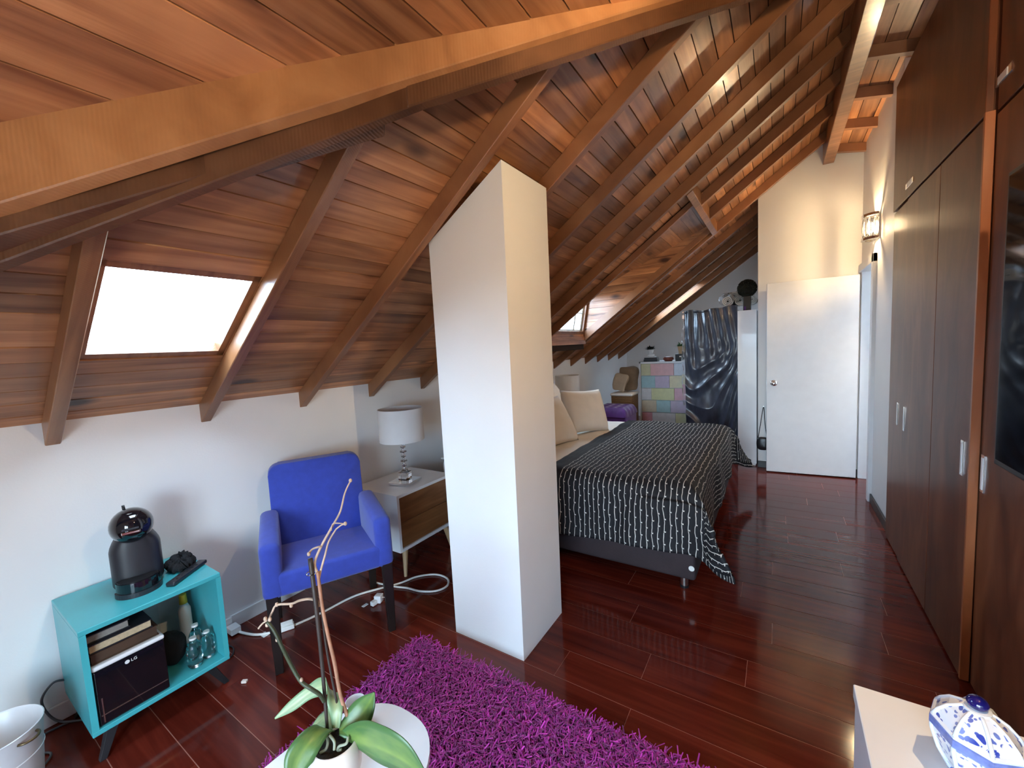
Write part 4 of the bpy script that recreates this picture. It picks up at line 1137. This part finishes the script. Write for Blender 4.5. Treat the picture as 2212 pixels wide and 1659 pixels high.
PC = Vector((-0.930, 0.530, TZ))
orc = thing('potted_orchid', 'orchid with bare flower stems and broad leaves in a cream pot', 'potted plant', PC)
MB().lathe([(0,.001),(.044,.001),(.058,.05),(.061,.10),(.056,.122),(.053,.128),(.050,.124),(.052,.112),(0,.104)], n=36).build('pot', M['pot'], orc, smooth=True)
sb = MB().lathe([(0,.112),(.030,.114),(.051,.110)], n=24)
for v in sb.bm.verts: v.co.z += 0.006*noise.noise(v.co*90)
sb.build('soil', M['soil'], orc, smooth=True)
DP = (PC - CAM).dot(AZ)
def leaf(name, mid, widths, mat, fold=0.25, up=Vector((0,0,1)), side=None, n=8):
    """leaf along a midrib; side = direction of the blade across"""
    c = spline(mid, n); nn = len(c)-1
    wl_ = spline([(w,0,0) for w in widths], n); wl2 = [wl_[min(len(wl_)-1, int(round(i*(len(wl_)-1)/nn)))].x for i in range(nn+1)]
    mb = MB(); rows = []
    for i, p in enumerate(c):
        t = (c[min(i+1,nn)]-c[max(i-1,0)]).normalized()
        s = side - t*side.dot(t) if side is not None else t.cross(up)
        s = s.normalized(); nrm = s.cross(t).normalized()
        if nrm.z < 0: nrm = -nrm
        rows.append([mb.bm.verts.new(p + s*wl2[i]*k + nrm*abs(k)*wl2[i]*fold*(1-abs(k)*0.5)) for k in (-1,-.66,-.33,0,.33,.66,1)])
    for a, b in zip(rows, rows[1:]):
        for k in range(6): mb.bm.faces.new((a[k],a[k+1],b[k+1],b[k]))
    mi = MATS_OF[orc.name]
    o = mb.build(name, M[mat], orc, smooth=True, world=True)
    uvl = o.data.uv_layers.new(name='UVMap')
    for lp in o.data.loops:
        r, k = divmod(lp.vertex_index, 7); uvl.data[lp.index].uv = (abs(k-3)/3*0.55+0.15, r/nn)
    sm = o.modifiers.new('thick', 'SOLIDIFY'); sm.thickness = 0.0022; sm.offset = 0
    return o
D = DP
R_ = AX
# big leaf to the lower right
leaf('leaf', [px(742,1592,D+.00), px(775,1598,D-.03), px(820,1615,D-.07), px(870,1640,D-.10), px(915,1672,D-.12)], [.016,.042,.060,.056,.012], 'leaf', 0.22, side=(AY*-0.75+AX*0.35-AZ*0.35))
# upright leaf to the upper right
leaf('leaf', [px(733,1577,D), px(760,1565,D+.01), px(785,1538,D+.02), px(800,1515,D+.02), px(809,1496,D+.02)], [.012,.032,.034,.022,.002], 'leaf', 0.35, side=(AX*0.75+AY*0.55-AZ*.5))
# long arching leaf to the left
leaf('leaf', [px(726,1572,D), px(727,1535,D+.01), px(718,1500,D+.03), px(700,1482,D+.05), px(668,1496,D+.05), px(630,1525,D+.04), px(594,1552,D+.03)], [.010,.016,.022,.024,.016,.013,.002], 'paleleaf', 0.25, side=(AX*0.7+AY*0.6-AZ*0.2))
# leaf to the lower left
leaf('leaf', [px(715,1578,D), px(695,1580,D-.03), px(668,1605,D-.06), px(645,1640,D-.08), px(630,1690,D-.10)], [.010,.020,.030,.032,.010], 'leaf', 0.25, side=(AX*0.85+AY*0.4+AZ*.2))
# pale yellowing leaf behind
leaf('leaf', [px(722,1570,D+.01), px(705,1550,D+.04), px(688,1560,D+.05), px(668,1580,D+.05)], [.008,.020,.018,.003], 'paleleaf', 0.2, side=(AX*0.6-AY*0.7+AZ*.2))
def stalk(name, pts, r, mat, parent=None):
    P = [px(*p) for p in pts]
    c = spline(P, 6)
    if isinstance(r, tuple): r = [r[0] + (r[1]-r[0])*i/(len(c)-1) for i in range(len(c))]
    o = MB().tube(c, r, 8).build(name, M[mat], orc, smooth=True, world=True)
    if parent is not None: o.parent = parent
    return o
st = stalk('support_stake', [(707,1575,D),(697,1450,D+.01),(684,1320,D+.01),(670,1206,D+.02)], (.0040,.0062), 'stake')
stalk('stake', [(728,1520,D+.02),(705,1400,D+.02),(692,1290,D+.02)], .0030, 'stake')
s1 = stalk('flower_stem', [(750,1546,D+.02),(735,1500,D+.02),(722,1430,D+.02),(708,1370,D+.02),(696,1310,D+.02),(690,1265,D+.02),(686,1235,D+.02)], (.0050,.0042), 'stem')
stalk('flower_stem', [(686,1240,D+.02),(680,1215,D+.03),(694,1180,D+.04),(716,1140,D+.05),(735,1105,D+.06),(745,1065,D+.06),(757,1039,D+.07)], (.0040,.0020), 'palestem')
stalk('flower_stem', [(688,1255,D+.02),(693,1232,D+.03),(702,1200,D+.03),(710,1170,D+.04),(726,1143,D+.04)], (.0032,.0020), 'palestem')
stalk('flower_stem', [(726,1143,D+.04),(738,1134,D+.04),(747,1132,D+.04),(720,1131,D+.04),(716,1146,D+.05)], (.0020,.0014), 'palestem')
stalk('flower_stem', [(667,1197,D+.02),(674,1187,D+.03),(686,1182,D+.03),(696,1180,D+.04)], (.0026,.0020), 'palestem')
stalk('flower_stem', [(691,1310,D+.02),(684,1298,D+.02),(668,1294,D+.01),(648,1297,D+.0),(630,1304,D-.01),(598,1307,D-.01),(588,1322,D-.01),(580,1340,D-.01)], (.0034,.0022), 'palestem')
s2 = stalk('flower_stem', [(700,1515,D),(690,1500,D-.01),(672,1488,D-.02),(650,1472,D-.02),(628,1435,D-.02),(608,1395,D-.03),(592,1362,D-.03),(577,1343,D-.03)], (.0048,.0042), 'greenstem')
stalk('flower_stem', [(577,1340,D-.03),(566,1348,D-.03),(558,1358,D-.03)], .0020, 'palestem')
for (u, v, d) in ((573,1337,-.03),(583,1338,-.03),(577,1350,-.03),(599,1382,-.03),(651,1469,-.02),(757,1038,.07),(746,1131,.04),(629,1308,-.01),(598,1306,-.01),(667,1197,.02)):
    c = px(u, v, D+d); MB().ellipsoid(c, (.0045,.0045,.0055), 8, 6).build('bud_node', M['palestem'], orc, smooth=True, world=True)
cl = MB().tube([px(673,1238,D+.02)+Vector((.012*math.cos(2*PI*i/20), .012*math.sin(2*PI*i/20), 0)) for i in range(21)], .0016, 6); cl.build('clip_ring', M['clearplastic'], orc, smooth=True, world=True)
for p in ([(700,1578,D),(708,1600,D-.02),(704,1618,D-.03),(692,1626,D-.03)], [(752,1592,D-.02),(748,1606,D-.03),(733,1612,D-.03),(730,1620,D-.03),(738,1619,D-.03)], [(712,1588,D-.02),(722,1602,D-.03),(722,1620,D-.035)], [(700,1575,D-.01),(690,1590,D-.02),(684,1608,D-.02)]):
    stalk('aerial_root', p, .0034, 'root')

# ------------------------------------------------------------------ console table and tureen
cs = thing('console_table', 'plain white console table in front of the television wardrobe', 'table', (0.40, 0.75, 0))
CZ = 0.60
MB().box((0.165,0.15,CZ-.035),(0.630,1.275,CZ), bev=0.002, seg=1).build('table_top', M['white'], cs, world=True)
MB().box((0.175,0.16,.03),(0.620,1.262,CZ-.035)).build('carcass', M['white'], cs, world=True)
for y0, y1 in ((0.165,0.53),(0.535,0.895),(0.90,1.258)):
    MB().box((0.167,y0,.04),(0.176,y1,CZ-.040), bev=0.0015, seg=1).build('door', M['white'], cs, world=True)
MB().box((0.20,0.18,0),(0.60,1.24,.03)).build('plinth', M['white'], cs, world=True)
tu = thing('lidded_tureen', 'blue and white floral ceramic tureen on the white console table', 'tureen', (0.330, 1.100, CZ), math.radians(20))
TS = 0.80
def oct_(r, z): return r, z
def octa(prof, sx, sy): return MB().lathe([(r_*TS, z_) for r_, z_ in prof], n=8, sx=sx, sy=sy, rot=PI/8, closed=True)
TX, TY = 0.92, 1.12
mb = octa([(.045,0),(.050,.008),(.047,.012),(.066,.040),(.080,.078),(.081,.092)], TX, TY)
mb.build('bowl', M['delft'], tu)
octa([(.0815,.086),(.086,.090),(.086,.104),(.080,.108)], TX, TY).build('rim_band', M['delftband'], tu)
octa([(.083,.1045),(.084,.109),(.078,.112)], TX, TY).build('lid_edge', M['delftwhite'], tu)
lid = octa([(.079,.110),(.070,.122),(.052,.138),(.030,.148),(.020,.150)], TX, TY).build('lid', M['delft'], tu)
for k in range(8):
    a = PI/8 + 2*PI*k/8
    pp = [(TS*r*TX*math.cos(a)*1.004, TS*r*TY*math.sin(a)*1.004, z) for r, z in ((.079,.110),(.070,.122),(.052,.138),(.030,.148),(.020,.150))]
    MB().tube(pp, [.0034,.0034,.003,.003,.003], 8).build('lid_rib', M['delftwhite'], lid, smooth=True)
    b2 = [(TS*r*TX*math.cos(a)*1.002, TS*r*TY*math.sin(a)*1.002, z) for r, z in ((.047,.012),(.066,.040),(.080,.078),(.081,.088))]
    MB().tube(b2, .0038, 8).build('bowl_rib', M['delftwhite'], tu, smooth=True)
MB().lathe([(.020,.147),(.020,.153),(.012,.155)], n=24, closed=True).build('knob_collar', M['delftwhite'], lid, smooth=True, auto=40)
MB().ellipsoid((0,0,.164),(.016,.016,.013),20,12).build('knob', M['cobalt'], tu, smooth=True)

# ------------------------------------------------------------------ alcove furniture
ds = thing('chest_of_drawers', 'white chest of drawers with a patchwork of pastel drawer fronts', 'chest of drawers', (-1.37, 6.22, 0))
A0, A1, B0, B1, HT = -1.70, -1.035, 6.02, 6.45, 1.205
b = MB(); t_ = .022
b.box((A0,B0,0),(A0+t_,B1,HT)); b.box((A1-t_,B0,0),(A1,B1,HT)); b.box((A0,B0,HT-t_),(A1,B1,HT)); b.box((A0,B0,0),(A1,B1,.30)); b.box((A0+t_,B0+.03,.30),(A1-t_,B1,HT-t_))
b.build('carcass', M['white'], ds, world=True)
rows = [(('olive',0,.22),('pink',.22,.74),('paleblue',.74,1)), (('teal',0,.32),('lilac',.32,.64),('cream',.64,1)), (('grey',0,.23),('lime',.23,.74),('rose',.74,1)),
        (('tan',0,.34),('teal',.34,.65),('lilac',.65,1)), (('crimson',0,.24),('grey',.24,.76),('olive',.76,1))]
ih = (HT-t_-.30)/5; iw = A1-A0-2*t_-.008
for i, row in enumerate(rows):
    z1 = HT-t_-.006 - ih*i; z0 = z1-ih+.010
    for j, (c, u0, u1) in enumerate(row):
        pr = .006 if j == 1 else 0
        MB().box((A0+t_+.004+iw*u0+.001, B0+.004-pr, z0), (A0+t_+.004+iw*u1-.001, B0+.034, z1), bev=0.002, seg=1).build('drawer_panel', M['pastel'][c], ds, world=True)
def stackbook(a, b, label, mat, pages='greypaper'):
    o_ = thing('book', label, 'book', ((a[0]+b[0])/2,(a[1]+b[1])/2,a[2]), 0, 'books on the chest of drawers'); e=.003
    c = MB(); c.box(a,(b[0],b[1],a[2]+e)); c.box((a[0],a[1],b[2]-e),b); c.box((a[0],a[1],a[2]+e),(b[0],a[1]+e,b[2]-e)); c.build('cover', M[mat], o_, world=True)
    MB().box((a[0]+e,a[1]+e,a[2]+e),(b[0]-e,b[1]-e,b[2]-e)).build('pages', M[pages], o_, world=True)
stackbook((-1.655,6.10,HT),(-1.46,6.24,HT+.032), 'black book at the bottom of the pile on the pastel chest', 'bookcover')
stackbook((-1.645,6.10,HT+.0325),(-1.465,6.23,HT+.060), 'black book in the middle of the pile on the pastel chest', 'bookcover')
stackbook((-1.64,6.105,HT+.0605),(-1.50,6.22,HT+.074), 'white booklet on top of the pile on the pastel chest', 'white', 'white')
def herb(loc, label, potmat, kind):
    t = thing('potted_plant', label, 'potted plant', loc, 0)
    if kind:
        MB().lathe([(0,0),(.036,0),(.052,.020),(.040,.034),(.026,.046),(.036,.066),(.046,.100),(.042,.100),(.03,.07),(0,.07)], n=20).build('pot', M[potmat], t, smooth=True); zt_ = .10
    else:
        MB().lathe([(0,0),(.032,0),(.046,.100),(.050,.100),(.050,.112),(.044,.112),(.04,.09),(0,.09)], n=20).build('pot', M[potmat], t, smooth=True, auto=40); zt_ = .105
    mb = MB(); r_ = random.Random(len(label))
    for i in range(46):
        a, e = r_.uniform(0,2*PI), r_.uniform(.1,1.2)
        d = Vector((math.cos(a)*math.cos(e), math.sin(a)*math.cos(e), math.sin(e)*0.8))*r_.uniform(.06,.125)
        s = d.cross(Vector((0,0,1))).normalized()*.018; o0 = Vector((0,0,zt_-.01))
        q = [o0, o0+d*.6-s, o0+d, o0+d*.6+s]; mb.bm.faces.new([mb.bm.verts.new(p) for p in q])
    f_ = mb.build('foliage', M['greenleaf'] if not kind else M['topiary'], t); f_['kind'] = 'stuff'
    return t
herb((-1.565, 6.16, HT+.0745), 'white two-tier pot with dark foliage on the black books', 'white', 1)
herb((-1.150, 6.18, HT+.098), 'terracotta pot with a green plant on the small black box', 'terracotta', 0)
o = MB().lathe([(0,0),(.045,0),(.072,.022),(.070,.044),(.055,.060),(.020,.066),(0,.066)], n=24).build('lidded_bowl', M['bowl'], None, smooth=True); o.location = (-1.315, 6.14, HT)
tag(o, 'round reddish brown lidded bowl on the pastel chest of drawers', 'bowl')
rd = thing('radio_box', 'small black box on the right end of the pastel chest', 'box', (-1.13, 6.17, HT))
MB().box((-1.215,6.10,HT+.001),(-1.045,6.24,HT+.097), bev=0.004).build('case', M['black'], rd, world=True)
MB().box((-1.16,6.0985,HT+.055),(-1.10,6.1015,HT+.070)).build('display', M['steel'], rd, world=True)

# plastic-wrapped rack
wr = thing('wrapped_rack', 'tall rack wrapped in crumpled dark plastic sheet beside the pastel chest', 'rack', (-0.70, 5.68, 0))
def wrapf(u, v):
    x = -0.985 + 0.585*u; z = 0.02 + 1.845*v
    top = max(0, min(1, (v-0.50)/0.30)); 
    d_ = u + 0.30*(v-0.9)
    f1 = 0.010*math.sin(d_*42 + 4*noise.noise(Vector((u*2, v*2, 0))))*top*(0.35+0.65*max(0, 1-1.6*u))
    sw = v*11 - 2.6*(u-0.35)**2*4 + 1.6*noise.noise(Vector((u*1.7, v*3, 2.0)))
    f2 = 0.026*(1-top)*abs(math.sin(sw*1.9))
    f3 = 0.010*noise.noise(Vector((u*4, v*9, 5)))
    zz = z + (0.025*noise.noise(Vector((u*4,7,1))) if v > 0.98 else 0) - (0.02*(1-u) if v > .98 else 0)
    return Vector((x + 0.006*noise.noise(Vector((u*5,v*12,9))), 5.52 + f1 + f2 + f3, zz))
mb = MB().grid(wrapf, 70, 150)
mb.build('plastic_front', M['wrap'], wr, smooth=True, world=True)
def topf(u, v):
    p = wrapf(u, 1.0); return Vector((p.x, p.y + 0.36*v, p.z + 0.012*noise.noise(Vector((u*6, v*4, 3)))*min(1,v*4)))
MB().grid(topf, 40, 12).build('plastic_top', M['wrap'], wr, smooth=True, world=True)
def sidef(u, v):
    p = wrapf(0.0, v); return Vector((p.x - 0.02*math.sin(PI*u)*(0.5+noise.noise(Vector((u*4,v*8,1)))), p.y + 0.36*u, p.z))
MB().grid(sidef, 14, 60).build('plastic_side', M['wrap'], wr, smooth=True, world=True)
def hemf(u, v):
    p = wrapf(0.0, 0.35+0.65*v); return Vector((p.x - 0.035*u*(1+0.5*noise.noise(Vector((v*9,u,2)))), p.y - 0.004 - 0.02*u*noise.noise(Vector((v*14,1,u))), p.z))
o = MB().grid(hemf, 4, 50).build('clear_hem', M['wrapclear'], wr, smooth=True, world=True)
fr = MB()
for x in (-0.96,-0.42):
    for y in (5.58,5.86): fr.tube([(x,y,0),(x,y,1.83)], .012, 8)
for z in (.3,.8,1.3,1.82):
    for y in (5.58,5.86): fr.tube([(-0.96,y,z),(-0.42,y,z)], .010, 8)
fr.build('frame', M['steel'], wr, world=True)
wc = thing('tall_cabinet', 'narrow tall white cabinet between the wrapped rack and the wall', 'cabinet', (-0.30, 5.65, 0))
MB().box((-0.394,5.42,.02),(-0.205,5.90,1.795), bev=0.002, seg=1).build('body', M['white'], wc, world=True)
MB().box((-0.39,5.43,0),(-0.215,5.89,.02)).build('plinth', M['trim'], wc, world=True)
tp = thing('topiary', 'dark round topiary ball in a tall black pot on the white cabinet', 'topiary', (-0.307, 5.60, 1.795))
MB().box((-.040,-.040,0),(.040,.040,.17), bev=0.004).build('pot', M['black'], tp)
MB().box((-.030,-.0415,.012),(-.010,-.0400,.052)).build('label_sticker', M['purple'], tp)
mb = MB().ellipsoid((0,0,.262),(.092,.092,.092),24,16)
for v in mb.bm.verts: v.co += (v.co-Vector((0,0,.262))).normalized()*0.010*noise.noise(v.co*70)
r_ = random.Random(2)
for i in range(900):
    d = Vector((r_.gauss(0,1),r_.gauss(0,1),r_.gauss(0,1))).normalized(); p = Vector((0,0,.262))+d*.090
    s = d.orthogonal().normalized(); s = Matrix.Rotation(r_.uniform(0,6.28),3,d) @ s; w_ = d.cross(s)
    mb.bm.faces.new([mb.bm.verts.new(q) for q in (p-s*.010, p+w_*.006+d*.010, p+s*.010+d*.016, p-w_*.006+d*.010)])
mb.build('foliage', M['topiary'], tp)
tb = thing('towel_bag', 'clear bag of rolled white towels on top of the wrapped rack', 'bag', (-0.45, 5.72, 1.872))
for i, (x, y, z, r) in enumerate(((-.52,5.80,1.940,.060),(-.39,5.82,1.938,.058),(-.27,5.83,1.938,.058),(-.45,5.84,2.00,.052))):
    sp = []
    for k in range(60):
        a = 2*PI*3*k/59; q = r*(0.15+0.85*k/59); sp.append((q*math.cos(a), q*math.sin(a)))
    mb = MB()
    for (a0, a1) in zip(sp, sp[1:]):
        mb.quad([(x+a0[0], y-.10, z+a0[1]), (x+a1[0], y-.10, z+a1[1]), (x+a1[0], y+.10, z+a1[1]), (x+a0[0], y+.10, z+a0[1])])
    o = mb.build('rolled_towel', M['sheet'], tb, world=True); sm = o.modifiers.new('thick','SOLIDIFY'); sm.thickness = 0.013; sm.offset = 0
mb = MB().ellipsoid((-.46,5.82,1.965),(.17,.12,.085),24,14,p=.8)
for v in mb.bm.verts: v.co += Vector(noise.noise_vector(v.co*16))*0.012
mb.build('plastic_bag', M['wrapclear'], tb, smooth=True, world=True)
# ottoman, basket, bags
ot = thing('tufted_ottoman', 'purple velvet ottoman with a tufted lid behind the bed', 'ottoman', (-1.83, 5.25, 0))
MB().box((-2.04,5.02,.02),(-1.60,5.50,.56), bev=0.02, seg=3).build('body', M['purple'], ot, smooth=True, world=True)
def tuft(u, v):
    x = -2.05+.46*u; y = 5.01+.50*v; e = min(u,1-u,v,1-v)
    z = .60 + .075*min(1,e/.12)**.5 - .030*(0.5+0.5*math.cos(u*2*PI*4))*(0.5+0.5*math.cos(v*2*PI*4))
    if e <= 0: z = .56
    return Vector((x,y,z))
MB().grid(tuft, 40, 40).build('lid', M['purple'], ot, smooth=True, world=True)
bs = thing('wicker_basket', 'brown wicker laundry basket with white liner beside the pastel chest', 'basket', (-1.86, 5.85, 0))
MB().hexa([(-2.00,5.70,0),(-1.72,5.70,0),(-1.72,6.02,0),(-2.00,6.02,0),(-2.02,5.68,.76),(-1.715,5.68,.76),(-1.715,6.01,.76),(-2.02,6.01,.76)], bev=0.02, seg=3).build('basket_body', M['wicker'], bs, smooth=True, world=True)
MB().box((-2.03,5.67,.745),(-1.705,6.015,.785), bev=0.018, seg=3).build('liner', M['sheet'], bs, smooth=True, world=True)
def sack(name, label, c, size, mat, tilt, seed):
    mb = MB().ellipsoid((0,0,size[2]/2), (size[0]/2,size[1]/2,size[2]/2), 24, 16, p=0.38)
    for v in mb.bm.verts:
        v.co += Vector(noise.noise_vector(v.co*9+Vector((seed,0,0))))*0.022
    o = mb.build(name, M[mat], None, smooth=True); o.location = c; o.rotation_euler = tilt
    return tag(o, label, 'bag')
sack('paper_bag', 'dark brown crumpled bag standing on the wicker basket', (-1.84,5.945,.800), (.26,.13,.34), 'brownbag', (0,0.06,0.1), 3)
o = sack('canvas_bag', 'tan spotted canvas bag lying against the brown bag on the basket', (-1.94,5.750,.815), (.19,.08,.26), 'canvas', (-.25,0.30,0.1), 8)
# handbag hanging behind the door
hb = thing('handbag', 'small black handbag hanging by its strap behind the door edge', 'handbag', (-0.14, 5.33, 0.22))
MB().ellipsoid((-.142,5.335,.285),(.062,.022,.075),18,12,p=.7).build('bag_body', M['black'], hb, smooth=True, world=True)
MB().tube(spline([(-.19,5.335,.33),(-.165,5.345,.50),(-.135,5.350,.70),(-.12,5.345,.50),(-.095,5.335,.33)],8), .004, 6).build('strap', M['black'], hb, smooth=True, world=True)
MB().tube([(-.135,5.38,.70),(-.135,5.35,.705)], .005, 8).build('hook', M['steel'], hb, world=True)
